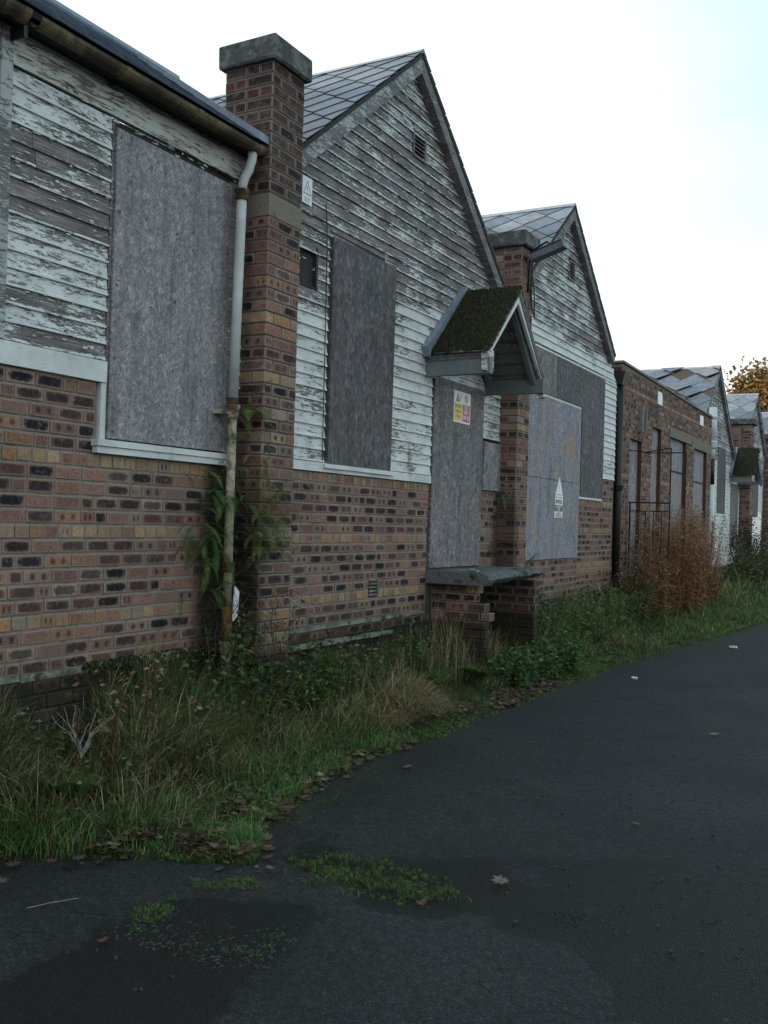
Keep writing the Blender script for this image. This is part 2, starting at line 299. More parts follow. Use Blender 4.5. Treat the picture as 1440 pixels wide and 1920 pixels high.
ck = g.mul(g.mr(g.vor(cw, .9, 'DISTANCE_TO_EDGE'), .006, .0), g.mr(b, .45, .6)); col = g.mix(g.mul(ck, .8), col, (.006, .006, .006))
spk = g.mr(g.vor(g.pos, 38), .10, .05); spk = g.mul(spk, g.mr(g.noise(g.pos, 21, 2), .58, .62)); col = g.mix(g.mul(spk, .5), col, (.07, .07, .07))
h = g.add(g.add(g.mul(n, .4), g.mul(g.vor(g.pos, 120), -.9)), g.add(g.mul(g.noise(g.pos, 45, 4, .7), g.add(.35, g.mul(rg, 1.2))), g.mul(ck, -2.)))
M_ASPH = g.out(col, g.add(g.mr(rg, 0, 1, .78, .62), g.mul(dk, -.14)), g.bump(h, 1., .014), .25)
g = G('turf_ground'); n = g.noise(g.pos, 18, 5, .7); c = g.ramp(n, [(.3, (.010, .010, .007)), (.5, (.022, .026, .012)), (.75, (.04, .05, .018))])
M_TURF = g.out(c, .95, g.bump(n, 1., .02), .1)
# ------------------------------------------------------------------ brickwork
S_, H_ = .182, .088
PAL = [(.19, .115, .095), (.165, .10, .088), (.185, .095, .078), (.17, .085, .073), (.22, .125, .10), (.25, .145, .10), (.15, .085, .077), (.23, .16, .135), (.27, .21, .17), (.13, .08, .072), (.23, .125, .11), (.20, .14, .12)]
PALH = [(.31, .225, .14), (.27, .155, .09), (.27, .20, .155), (.20, .11, .08), (.29, .165, .085), (.25, .18, .14), (.23, .215, .175), (.28, .205, .12)]
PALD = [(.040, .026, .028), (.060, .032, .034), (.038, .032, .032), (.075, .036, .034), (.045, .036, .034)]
def bevel_box(mb, sx, sy, sz, cx=0, cy=0, cz=0, b=.0045, col=(1, 1, 1, 0), j=.0015):
    hx, hy, hz = sx/2, sy/2, sz/2
    V = []; F = []; UVs = []; idx = {}
    for a in range(3):
        for sg in (-1, 1):
            o1, o2 = [i for i in range(3) if i != a]; ids = []
            for (p, q) in ((-1, -1), (1, -1), (1, 1), (-1, 1)):
                v = [0, 0, 0]; h = (hx, hy, hz); v[a] = sg*h[a]; v[o1] = p*(h[o1]-b); v[o2] = q*(h[o2]-b)
                s3 = [0, 0, 0]; s3[a] = sg; s3[o1] = p; s3[o2] = q
                idx[(a, tuple(s3))] = len(V); ids.append(len(V)); V.append(v)
            # uv: long axis horizontally, z vertically
            if a == 2: uvs = [(.5, .5)]*4
            else: uvs = [(0, 0), (1, 0), (1, 1), (0, 1)]
            F.append(tuple(ids)); UVs.append(uvs)
    sg = (-1, 1)
    for a in range(3):       # edges parallel to axis a
        o1, o2 = [i for i in range(3) if i != a]
        for p in sg:
            for q in sg:
                def k(face, s): t = [0, 0, 0]; t[a] = s; t[o1] = p; t[o2] = q; return idx[(face, tuple(t))]
                F.append((k(o1, -1), k(o1, 1), k(o2, 1), k(o2, -1))); UVs.append([(0, 0)]*4)
    for p in sg:
        for q in sg:
            for r in sg: F.append(tuple(idx[(a, (p, q, r))] for a in range(3))); UVs.append([(0, 0)]*3)
    V = [(x+cx+random.uniform(-j, j), y+cy+random.uniform(-j, j), z+cz+random.uniform(-j, j)) for x, y, z in V]
    mb.add(V, F, col, UVs)
_bc = {}
def brick_variant(kind, pal, i):
    """shared meshes: kind is a (sx,sy,sz) size class"""
    key = (kind, pal, i)
    if key not in _bc:
        P = {'n': PAL, 'h': PALH, 'd': PALD}[pal]; c = list(P[i % len(P)]); f = random.uniform(.82, 1.15)
        t = random.random()
        if pal == 'n': a = .3 if t < .42 else .6 if t < .70 else .9 if t < .92 else 0
        elif pal == 'h': a = .9 if t < .3 else .6 if t < .42 else 0
        else: a = .3 if t < .2 else 0
        a += random.uniform(-.08, .08) if a else 0
        mb = MB(); bevel_box(mb, *kind, col=(c[0]*f, c[1]*f, c[2]*f, a)); me = mb.mesh('brick'); me.materials.append(M_BRICK); _bc[key] = me
    return _bc[key]
def place_brick(parent, c, size, pal, stuff=None, wl=None):
    k = tuple(round(s, 3) for s in size)
    cls = (round(k[0]/.02)*.02 or .02, round(k[1]/.02)*.02 or .02, round(k[2]/.01)*.01)
    if stuff is not None:
        P = {'n': PAL, 'h': PALH, 'd': PALD}[pal]; cc = random.choice(P); f = random.uniform(.8, 1.15); t = random.random()
        a = 0 if pal != 'n' else (.33 if t < .38 else .66 if t < .6 else 0)
        bevel_box(stuff, *size, *c, col=(cc[0]*f, cc[1]*f, cc[2]*f, a), j=.001); return
    me = brick_variant(cls, pal, random.randrange(44))
    o = bpy.data.objects.new('brick', me); COL.objects.link(o); o.parent = parent
    o.location = Vector(c)-wl; o.scale = (size[0]/cls[0], size[1]/cls[1], size[2]/cls[2])
def in_holes(y, z, holes): return any(a < y < b and c < z < d for a, b, c, d in holes)
def split_row(y0, y1, zc, holes):
    iv = [(y0, y1)]
    for a, b, c, d in holes:
        if c < zc < d:
            nv = []
            for p, q in iv:
                if b <= p or a >= q: nv.append((p, q)); continue
                if a-p > .03: nv.append((p, a))
                if q-b > .03: nv.append((b, q))
            iv = nv
    return iv
def brickwall(thing_, x, y0, y1, z0, z1, holes=(), header_rows=(), course=.08, pal='n', as_stuff=False, mort=None, back=.2, header_from_top=True, soldier=False, part='brick_wall'):
    """mortar core as the part, bricks as its sub-parts"""
    mb = MB(); d = .007
    ys = sorted({y0, y1, *[min(max(h[0], y0), y1) for h in holes], *[min(max(h[1], y0), y1) for h in holes]}); zs = sorted({z0, z1, *[min(max(h[2], z0), z1) for h in holes], *[min(max(h[3], z0), z1) for h in holes]})
    for a, b in zip(ys, ys[1:]):
        for c, e in zip(zs, zs[1:]):
            if not in_holes((a+b)/2, (c+e)/2, holes) and b-a > .001 and e-c > .001: mb.box(x-back, x-d, a, b, c, e)
    core = mb.build(part, mort or M_MORTAR, thing_, (x, y0, z0)); wl = wloc(core)
    st = MB() if as_stuff else None; nrow = int(round((z1-z0)/course)); cnt = 0
    for r in range(nrow):
        zc = z1-(r+.5)*course; head = r in header_rows; L = (H_ if head else S_)+.009
        sold = soldier and r == 0
        if sold: L = .068
        for a, b in split_row(y0, y1, zc, holes):
            y = a if (sold or head) else a-random.choice((0, .5, .25))*L*(r % 2 or .6)
            while y < b-.02:
                ll = L if (head or sold) else ((H_+.009) if random.random() < .16 else L)
                e = min(y+ll, b); s = max(y, a)
                if e-s > .03:
                    j = random.uniform(-.002, .0035)
                    place_brick(core, (x-.05+j, (s+e)/2, zc), (.1, e-s-.009, course-.010), 'h' if (head or sold) and pal == 'n' else pal, st, wl); cnt += 1
                y += ll
    if st: st.build('bricks', M_BRICK, core, (x, y0, z0), kind='stuff')
    return core
# ------------------------------------------------------------------ cladding
PITCH = .092
def plank(parent, x, ya0, yb0, ya1, yb1, z0, z1, paint, mat, wl, lip=.018, stuffmb=None):
    """lapped board: bottom edge runs ya0..yb0, top edge ya1..yb1"""
    n = max(2, int((yb0-ya0)/.22)); mb = MB(); V = []; C = []
    sag = random.uniform(-.0015, .0015)
    for i in range(n+1):
        t = i/n; yb = ya0+(yb0-ya0)*t; yt = ya1+(yb1-ya1)*t; w = random.uniform(-.0012, .0012)+sag; wz = random.uniform(-.0012, .0012)
        bd = z0+.012
        V += [(x-.012, yb, z0+wz), (x+lip+w, yb, z0+wz), (x+lip-.001+w, yb, bd+wz), (x+lip-.006+w, yb, bd+.004), (x+.002+w*.5, yt, z1+.002)]
        for q in range(5):
            p = paint(yb, z0+(q/5)*PITCH); C.append((p+(.16 if q in (1, 2) else 0), p, p, 1))
    F = []
    for i in range(n):
        for q in range(4): F.append((i*5+q, i*5+q+1, (i+1)*5+q+1, (i+1)*5+q))
    F += [(0, 1, 2, 3, 4), tuple(n*5+q for q in (4, 3, 2, 1, 0))]
    me = bpy.data.meshes.new('plank'); c = Vector((x, ya0, z0)); me.from_pydata([tuple(Vector(v)-c) for v in V], [], F)
    a = me.attributes.new('col', 'FLOAT_COLOR', 'POINT'); a.data.foreach_set('color', np.array(C, 'f').ravel())
    me.materials.append(mat); me.update()
    o = bpy.data.objects.new('plank', me); COL.objects.link(o); o.parent = parent; o.location = c-wl
def cladding(thing_, x, z0, z1, lo, hi, holes, paint, mat, part='cladding', joint=2.6, backing=True, ridge=None):
    """lo(z), hi(z): limits in y"""
    ztop = z1; mb = MB()
    poly = [(x-.03, lo(z0), z0), (x-.03, hi(z0), z0)]; steps = 14
    zs = [z0+(ztop-z0)*i/steps for i in range(1, steps+1)]
    poly += [(x-.03, hi(z), z) for z in zs]+[(x-.03, lo(z), z) for z in reversed(zs)]
    mb.prism(poly, (.012, 0, 0)); core = mb.build(part, M_DARKW, thing_, (x, lo(z0), z0)); wl = wloc(core)
    z = z0; r = 0
    while z < ztop-.02:
        zt = min(z+PITCH, ztop); zc = (z+zt)/2
        a0, b0, a1, b1 = lo(z), hi(z), lo(zt), hi(zt)
        for (p, q) in split_row(min(a0, a1), max(b0, b1), zc, holes):
            cuts = [p]; yy = p+random.uniform(.6, joint)
            while yy < q-.5: cuts.append(yy); yy += random.uniform(1.2, joint)
            cuts.append(q)
            for s, e in zip(cuts, cuts[1:]):
                e2 = e-.003
                s0, s1 = max(s, a0), max(s, a1); e0, e1 = min(e2, b0), min(e2, b1)
                if e0-s0 > .03 and e1 > s1-.02: plank(core, x, s0, e0, s1, max(e1, s1+.001), z, zt, paint, mat, wl)
        z += PITCH; r += 1
    return core
def flakes(parent, x, n, y0, y1, z0, z1, ok, mat, size=.035):
    """curled paint flakes hanging off the boards"""
    V = []; F = []; C = []
    for _ in range(n*4):
        if len(F) >= n*4: break
        y = random.uniform(y0, y1); z = random.uniform(z0, z1)
        if not ok(y, z): continue
        L = random.uniform(.5, 1.8)*size; H = random.uniform(.15, .4)*size; cur = random.uniform(.25, 1.1)*H; s = random.uniform(-.9, .9)
        b = len(V); x0 = x+.0155
        up = random.random() < .5
        for i in range(3):
            for k in range(2):
                t = i/2; u = k
                V.append((x0+cur*(t**1.6)*(1 if random.random() < .9 else .6), y+(u-.5)*L*(1-.5*t*random.random())+s*t*L, z+(t*H if up else -t*H))); g_ = random.uniform(.42, .66); C.append((g_, g_, g_*.97))
        for i in range(2): q = b+i*2; F += [(q, q+1, q+3), (q, q+3, q+2)]
    me = tri_mesh('paint_flakes', np.array(V), F, C); me.materials.append(M_PRINT)
    o = link('paint_flakes', me, None, parent, (0, 0, 0), kind='stuff'); return o
def board(parent, name, mat, x0, x1, y0, y1, z0, z1, frame=True, label=None):
    o = MB(); o.box(x0, x1, y0, y1, z0, z1, j=.002); ob = o.build(name, mat, parent, (x0, y0, z0), label=label)
    sc = MB()
    for a in np.arange(y0+.03, y1, max((y1-y0-.06)/2, .3)):
        for b in np.arange(z0+.04, z1, .42): sc.tube([(x1-.001, a+random.uniform(-.01, .01), b), (x1+.003, a, b)], .006, 6)
    sc.build('screw_heads', M_RUST, ob, (x1, y0, z0), kind='stuff'); return ob
# ------------------------------------------------------------------ roofs
def clip_poly(poly, a, b, c):           # keep a*x+b*y<=c
    out = []
    for i in range(len(poly)):
        p, q = poly[i], poly[(i+1) % len(poly)]; dp = a*p[0]+b*p[1]-c; dq = a*q[0]+b*q[1]-c
        if dp <= 0: out.append(p)
        if dp*dq < 0: t = dp/(dp-dq); out.append((p[0]+(q[0]-p[0])*t, p[1]+(q[1]-p[1])*t))
    return out
SLC = [(.075, .11, .165), (.09, .13, .18), (.06, .09, .13), (.12, .155, .20), (.085, .105, .14)]
def diamond_roof(thing_, x0, x1, pe, pr, name='roof_slope', diag=.46, broken=0.0, stuff=False, clipx=None):
    """slope between eave point pe=(y,z) and ridge pr=(y,z), running x0..x1; diamond slates"""
    e = Vector((0, pe[0], pe[1])); r = Vector((0, pr[0], pr[1])); up = (r-e); L = up.length; up.normalize(); ax = Vector((1, 0, 0)); nrm = ax.cross(up)
    if nrm.z < 0: nrm = -nrm
    mb = MB(); A = e+ax*x0; B = e+ax*x1; mb.prism([A, B, B+up*L, A+up*L], -nrm*.03); core = mb.build(name, M_DARKW, thing_, A); wl = wloc(core)
    h = diag/2; rows = int(L/h)+2; cols = int((x1-x0)/diag)+2; cache = {}; st = MB()
    for r_ in range(-1, rows):
        for c_ in range(-1, cols):
            u = c_*diag+(h if r_ % 2 else 0); v = r_*h; gp = .004
            if broken and random.random() < broken*(1 if v < L*.55 else .15): continue
            poly = [(u-h+gp, v), (u, v-h+gp), (u+h-gp, v), (u, v+h-gp)]
            orig = list(poly)
            for cl in ((1, 0, x1-x0), (-1, 0, 0), (0, 1, L), (0, -1, .02)): poly = clip_poly(poly, *cl) if len(poly) > 2 else poly
            if len(poly) < 3: continue
            full = len(poly) == 4 and all(abs(p[0]-q[0])+abs(p[1]-q[1]) < 1e-6 for p, q in zip(poly, orig))
            tilt = .016
            if broken and random.random() < broken: tilt = .09; 
            off = lambda p: nrm*(.004+tilt*(h-(p[1]-v))/(2*h))
            col = random.choice(SLC); f = random.uniform(.85, 1.2); col = tuple(k*f for k in col)+(0,)
            cen = A+ax*u+up*v
            if stuff: st.prism([A+ax*p[0]+up*p[1]+off(p) for p in poly], nrm*.006, col); continue
            m2 = MB(); m2.prism([ax*(p[0]-u)+up*(p[1]-v)+off(p) for p in poly], nrm*.006, col)
            if random.random() < .12: tilt += .02
            if full and tilt == .016:
                i = random.randrange(6)
                if i not in cache: cache[i] = m2.mesh('slate'); cache[i].materials.append(M_SLATE)
                me = cache[i]
            else: me = m2.mesh('slate'); me.materials.append(M_SLATE)
            o = bpy.data.objects.new('slate', me); COL.objects.link(o); o.parent = core; o.location = cen-wl
    if stuff: st.build('slates', M_SLATE, core, A, kind='stuff')
    return core
def slate_rows(thing_, origin, along, up, W, L, sw=.24, ex=.17, name='roof_slope', cmat=None):
    O = Vector(origin); ax = Vector(along).normalized(); up = Vector(up).normalized(); nrm = ax.cross(up).normalized()
    if nrm.z < 0: nrm = -nrm
    mb = MB(); mb.prism([O, O+ax*W, O+ax*W+up*L, O+up*L], -nrm*.03); core = mb.build(name, cmat or M_DARKW, thing_, O); wl = wloc(core); cache = {}
    for r_ in range(int(L/ex)+1):
        u = -(sw/2 if r_ % 2 else 0)
        while u < W:
            a, b = max(u, 0), min(u+sw-.004, W); v0 = r_*ex; v1 = min(v0+ex+.05, L)
            if b-a > .02 and v1-v0 > .02:
                full = b-a > sw-.006 and v1-v0 > ex+.04; i = random.randrange(5); cen = O+ax*a+up*v0; j = random.uniform(-.004, .004)
                if full and i in cache: me = cache[i]
                else:
                    col = random.choice(SLC); m2 = MB(); m2.prism([ax*0+up*j+nrm*.020, ax*(b-a)+up*(j*.5)+nrm*.018, ax*(b-a)+up*(v1-v0)+nrm*.006, up*(v1-v0)+nrm*.006], nrm*.007, (*col, 0)); me = m2.mesh('slate'); me.materials.append(M_SLATE)
                    if full: cache[i] = me
                o = bpy.data.objects.new('slate', me); COL.objects.link(o); o.parent = core; o.location = cen-wl
            u += sw
    return core
def barge(thing_, x, pts, w=.115, t=.085, mat=None, name='bargeboard'):
    """board following a roof edge from a to b (y,z) in the plane x, hanging below the line"""
    a, b = pts; d = Vector((0, b[0]-a[0], b[1]-a[1])).normalized(); n = Vector((0, -d.z, d.y)); n = n if n.z < 0 else -n
    A = Vector((x, *a)); B = Vector((x, *b)); B = B+(B-A).normalized()*.0; mb = MB(); k = 8 
    for i in range(k):
        p = A+(B-A)*i/k; q = A+(B-A)*(i+1)/k; mb.prism([p, q, q+n*w if i < k-1 else q+Vector((0, 0, -w/abs(n.z))), p+n*w], (t, 0, 0), (.36, .3, .3, 1))
    return mb.build(name, mat or M_TRIM, thing_, A)
def lettering(parent, txt, size, loc, col, sx=1., bold=0.0008, x=.0):
    cu = bpy.data.curves.new('lettering', 'FONT'); cu.body = txt; cu.size = size; cu.align_x = 'CENTER'; cu.align_y = 'CENTER'; cu.offset = bold; cu.resolution_u = 2
    t = bpy.data.objects.new('tmp', cu); COL.objects.link(t); dg = bpy.context.evaluated_depsgraph_get(); me = bpy.data.meshes.new_from_object(t.evaluated_get(dg)); bpy.data.objects.remove(t)
    for v in me.vertices: a, b = v.co.x*sx, v.co.y; v.co = (0, a, b)
    c = me.attributes.new('col', 'FLOAT_COLOR', 'POINT'); c.data.foreach_set('color', np.array([(*col, 1)]*len(me.vertices), 'f').ravel())
    me.materials.clear(); me.materials.append(M_PRINT); return link('lettering', me, None, parent, loc)
def flat(parent, name, x, pts, col, t=.0012):
    mb = MB(); mb.prism([(x, y, z) for y, z in pts], (t, 0, 0), (*col, 1)); return mb.build(name, M_PRINT, parent, (x, *pts[0]))
def rect(y0, y1, z0, z1): return [(y0, z0), (y1, z0), (y1, z1), (y0, z1)]
# ================================================================== GROUND
def verge_edge(y):
    return verge_base(y)+(.075*mnoise.noise(Vector((y*1.15, 0, 40)))+.045*mnoise.noise(Vector((y*4.1, 0, 41))))*min(1, max(0, (y-3.9)/.6))
def verge_base(y):                       # x where the turf meets the asphalt
    P = [(2, .25), (3.0, .5), (3.3, .95), (3.62, 1.5), (3.8, 1.42), (4.05, 1.24), (4.5, 1.12), (5.1, .98), (5.7, 1.0), (7, 1.04), (8.4, 1.05), (10, 1.08), (11.5, 1.12), (14, 1.38), (16.5, 1.62), (19, 1.78), (24, 2.0), (34, 2.3), (80, 3)]
    for (a, b), (c, d) in zip(P, P[1:]):
        if y <= c: return b+(d-b)*(y-a)/(c-a) if y > a else b
    return P[-1][1]
def ground_h(x, y):
    e = verge_edge(y); t = max(0, min(1, (e-x)/max(e, .3))) if x < e else 0
    base = .22 if y < 14 else .22+min(1, (y-14)/8)*.12
    if y < 3.4: base *= max(0, min(1, (y-1.2)/1.1))
    return base*t*t*(3-2*t)+.012*(t > 0)+ (.02*mnoise.noise(Vector((x*2.5, y*2.5, 0))) if t > .1 else 0)
def inpoly(x, y, poly):
    c = False
    for i in range(len(poly)):
        (a, b), (d, e) = poly[i], poly[i-1]
        if (b > y) != (e > y) and x < (d-a)*(y-b)/(e-b)+a: c = not c
    return c
DARK = [(1.46, 2.84), (1.48, 3.1), (1.98, 3.42), (2.14, 2.95), (2.2, 2.3), (1.68, 1.6), (1.5, 2.2), (1.45, 2.48), (1.45, 2.7)]
ROUGH = [(1.35, 3.88), (1.71, 3.94), (2.25, 4.3), (2.43, 4.01), (2.72, 4.61), (3.51, 4.79), (5.2, 4.8), (4.6, 2.8), (3.28, 3.09), (3.1, 3.56), (2.79, 3.69), (2.48, 3.62), (2.29, 3.31), (2.23, 3.59), (1.74, 3.63)]
MOSSP = [[(1.34, 3.36), (1.62, 3.47), (1.73, 3.4), (1.49, 3.24)], [(1.5, 2.8), (1.37, 3.03), (1.46, 3.15), (1.56, 3.03), (1.58, 2.8)], [(1.58, 3.77), (1.75, 3.96), (2.02, 3.98), (2.4, 3.84), (2.34, 3.66), (2.1, 3.64), (1.81, 3.68)], [(1.15, 3.9), (1.0, 5.6), (1.2, 5.6), (1.35, 4.2)], [(1.0, 5.7), (1.02, 12), (1.2, 12), (1.12, 5.7)], [(1.3, 13), (1.6, 18), (2.0, 18), (1.7, 13)]]
def soft(x, y, poly, r=.05): return sum(inpoly(x+a, y+b, poly) for a, b in ((0, 0), (r, 0), (-r, 0), (0, r), (0, -r), (r, r), (-r, -r), (r, -r), (-r, r)))/9
def sheet(name, xs, ys, zf, cf, mat):
    V = [(x, y, zf(x, y)) for y in ys for x in xs]; n = len(xs)
    F = [(j*n+i, j*n+i+1, (j+1)*n+i+1, (j+1)*n+i) for j in range(len(ys)-1) for i in range(n-1)]
    me = bpy.data.meshes.new(name); me.from_pydata(V, [], F); a = me.attributes.new('col', 'FLOAT_COLOR', 'POINT')
    a.data.foreach_set('color', np.array([cf(v[0], v[1]) for v in V], 'f').ravel()); me.polygons.foreach_set('use_smooth', [True]*len(F)); me.update()
    return link(name, me, mat, None, kind='structure')
def acf(x, y):
    if y > 7: return (0, 0, soft(x, y, MOSSP[5]) if y > 12 else soft(x, y, MOSSP[4]), 1)
    nx, ny = .10*mnoise.noise(Vector((x*4, y*4, 50))), .10*mnoise.noise(Vector((x*4, y*4, 60)))
    return (soft(x+nx*.7, y+ny*.7, DARK), soft(x+nx*2, y+ny*2, ROUGH, .10), max(soft(x, y, p, .04) for p in MOSSP), 1)
def azf(x, y):
    if y > 8: return 0
    return .006*mnoise.noise(Vector((x*1.3, y*1.3, 3)))-.012*soft(x, y, ROUGH, .1)
xs = [0, .2]+[round(.4+.05*i, 3) for i in range(76)]+[4.6, 5.5, 7, 10, 16, 30]
ys = [-30, -10, -3, 0, 1]+[round(1.5+.05*i, 3) for i in range(110)]+[7.2+.3*i for i in range(40)]+[20, 23, 27, 32, 40, 60]
sheet('asphalt_yard', xs, ys, azf, acf, M_ASPH)
gs = MB(); gs.box(-400, 400, -400, 600, -.6, -.08); tag(gs.build('ground', M_TURF), kind='structure')
xs = [-.3, -.1]+[.06*i for i in range(40)]+[2.6]; ys = [1.6+.12*i for i in range(120)]+[16+.5*i for i in range(50)]+[45, 60, 90]
sheet('verge', xs, ys, lambda x, y: ground_h(x, y)+(-.06 if x > verge_edge(y) else .004), lambda x, y: (1, 1, 1, 1), M_TURF)
# ================================================================== LEFT WING
left = thing('low_building', (0, 3.0, 0), 'low slate roofed wing with rusty gutter, flaking cladding over brick at the left edge', 'building')
hl = [(4.07, 5.19, 1.95, 3)]
HR = (5, 10, 16)
brickwall(left, 0, 1.4, 5.42, .70, 2.28, hl, HR, .0798)
mb = MB(); mb.box(-.2, -.005, 1.4, 5.42, .0, .66); core = mb.build('plinth', M_MORTAR_D, left, (0, 1.4, 0)); wl = wloc(core)
for r in range(7):
    y = 1.4-(r % 2)*.09
    while y < 5.4:
        a, b = max(y, 1.4), min(y+.19, 5.42)
        if b-a > .04: place_brick(core, (-.045, (a+b)/2, .62-r*.08), (.1, b-a-.009, .07), 'n', None, wl)
        y += .19
mb = MB(); y = 1.4
while y < 5.3:
    L = random.uniform(.25, .6); mb.box(-.02, .055+random.uniform(-.02, .012), y, min(y+L-.006, 5.4), .665+random.uniform(-.004, .004), .705+random.uniform(-.006, .006), j=.006); y += L
mb.build('ledge', M_CONC, left, (0, 1.4, .68))
def pl(y, z):
    n = mnoise.noise(Vector((y*.9, z*1.4, 4)))*.14
    if z > 3.62: return .58+n
    if z < 3.10: return .565+n
    return .43+n
hcl = [(4.13, 5.22, 1.9, 3.74)]
cl = cladding(left, 0, 2.41, 3.80, lambda z: 1.4, lambda z: 5.42, [(4.12, 5.30, 1.9, 3.76)], pl, M_PAINT, joint=3.2)
flakes(cl, 0, 95, 3.4, 4.1, 2.45, 3.8, lambda y, z: True, M_PAINT, .030)
flakes(cl, 0, 16, 4.1, 5.3, 3.76, 3.8, lambda y, z: True, M_PAINT, .03)
def trim(parent, name, x0, x1, y0, y1, z0, z1, paint=.95, mat=None, n=14, j=.0015):
    """long painted board, subdivided so that its edge wavers"""
    mb = MB(); ln = y1-y0 > z1-z0
    for i in range(n):
        if ln: mb.box(x0, x1+random.uniform(-j, j), y0+(y1-y0)*i/n, y0+(y1-y0)*(i+1)/n, z0+random.uniform(-j, j), z1+random.uniform(-j, j), (paint, paint, paint, 1))
        else: mb.box(x0, x1+random.uniform(-j, j), y0+random.uniform(-j, j), y1+random.uniform(-j, j), z0+(z1-z0)*i/n, z0+(z1-z0)*(i+1)/n, (paint, paint, paint, 1))
    return mb.build(name, mat or M_PAINT, parent, (x0, y0, z0))
trim(left, 'bottom_rail', -.02, .022, 1.4, 4.125, 2.285, 2.405, .93, n=1)
trim(left, 'frieze_board', -.02, .018, 1.4, 5.42, 3.805, 3.98, .62, M_CREAM, n=1)
f2 = flakes(left, 0, 40, 3.4, 5.4, 3.80, 3.95, lambda y, z: True, M_CREAM, .06)
trim(left, 'corner_post', -.02, .03, 3.335, 3.405, 2.41, 3.97, .5, M_TRIM, n=1)
win = trim(left, 'window_frame', -.05, .012, 4.095, 4.135, 1.965, 2.285, .9, n=1)
trim(win, 'jamb', -.05, .010, 4.122, 4.142, 2.285, 3.77, .38, n=1)
trim(win, 'jamb', -.05, .01, 5.215, 5.30, 1.965, 3.77, .3, n=1)
board(win, 'window_board', M_OSB1, .004, .026, 4.145, 5.20, 1.975, 3.745)
sb = MB(); sb.box(-.03, .055, 4.04, 5.25, 1.925, 1.962, (.9, .9, .9, 1), j=.002); sb.box(-.03, .040, 4.05, 5.24, 1.885, 1.923, (.8, .8, .8, 1), j=.002); sb.build('sill', M_PAINT, win, (0, 4.04, 1.9))
# roof of the wing: ridge parallel to the wall
tn = .70; up = Vector((-1, 0, tn)).normalized(); Lr = 1.1*math.sqrt(1+tn*tn)
slate_rows(left, (.16, 1.4, 4.035), (0, 1, 0), up, 4.42, Lr*1.08)
upb = Vector((1, 0, tn)).normalized(); slate_rows(left, (-2.2, 1.4, 4.0), (0, 1, 0), upb, 4.0, Lr*1.06)
mb = MB(); mb.tube([(-1.02, 1.4, 4.875), (-1.02, 5.8, 4.875)], .05, 8); mb.build('ridge_roll', M_LEAD, left, (-1, 1.4, 4.85))
mb = MB(); mb.prism([(.12, 1.42, 4.0), (-2.2, 1.42, 4.0), (-1.02, 1.42, 4.82)], (0, .05, 0)); mb.box(-2.2, -2.0, 1.4, 5.4, 0, 4.0); mb.box(-2.2, 0, 1.4, 1.5, 0, 4.0); mb.build('rear_wall', M_BRICK, left, (-1, 1.4, 0))
mb = MB(); mb.box(-.02, .10, 1.4, 5.45, 3.985, 4.0); mb.build('soffit', M_DARKW, left, (0, 1.4, 3.98))
def gutter(parent, x, y0, y1, z, r=.050, seg=.62, mat=None):
    mb = MB(); y = y0
    while y < y1-.01:
        e = min(y+seg, y1); n = 9
        for rr, flip in ((r, 0), (r-.008, 1)):
            vs = []
            for yy in (y, e-.004):
                for k in range(n): t = math.pi*k/(n-1); vs.append((x+rr*math.cos(t), yy, z-rr*math.sin(t)+random.uniform(-.001, .001)))
            fs = [(k, k+1, n+k+1, n+k) for k in range(n-1)]
            if flip: fs = [f[::-1] for f in fs]
            mb.add(vs, fs)
        # joint collar
        vs = []
        for yy in (e-.035, e+.01):
            for k in range(n): t = math.pi*k/(n-1); vs.append((x+(r+.008)*math.cos(t), yy, z-(r+.008)*math.sin(t)))
        mb.add(vs, [(k, k+1, n+k+1, n+k) for k in range(n-1)]+[tuple(range(n)), tuple(range(2*n-1, n-1, -1))]); y = e
    mb.add([(x+r*math.cos(math.pi*k/8), y1, z-r*math.sin(math.pi*k/8)) for k in range(9)], [tuple(range(9))])
    return mb.build('gutter', mat or M_GUT, parent, (x, y0, z), smooth=False)
gutter(left, .145, 3.44, 5.50, 4.01); gutter(left, .145, 1.4, 3.36, 4.01)
mb = MB(); mb.box(-.9, .17, 5.30, 5.385, 4.02, 4.10, j=.02); mb.prism([(.2, 5.26, 4.04), (-.9, 5.26, 4.80), (-.9, 5.26, 4.84), (.2, 5.26, 4.09)], (0, .12, 0)); mb.build('lead_flashing', M_LEAD, left, (0, 5.3, 4.05))
mb = MB(); mb.box(.0, .13, 3.375, 3.40, 3.90, 3.96, j=.006); mb.build('gutter_bracket', M_BLACK, left, (.1, 3.4, 4))
# ================================================================== GABLED BUILDINGS
TAN = .79
def gable(name, x, yl, yr, apex, zc, label, holes_b, clad_lo_z, holes_c, paint, bz0, header_rows, rx=6.0, near=True, course=.0785, brick_rng=None, group=None):
    """gable-fronted unit between yl and yr; apex=(y,z)"""
    b = thing(name, (x, (yl+yr)/2, 0), label, 'building', group)
    ya, za = apex
    lo = lambda z: max(yl, ya-(za-z)/TAN); hi = lambda z: min(yr, ya+(za-z)/TAN)
    zt = za-.06
    core = cladding(b, x, clad_lo_z, zt, lo, hi, holes_c, paint, M_PAINT)
    eL = (ya-2.02, za-2.02*TAN+.06); eR = (ya+2.02, za-2.02*TAN+.06); rg = (ya, za+.06)
    return b, core, eL, eR, rg
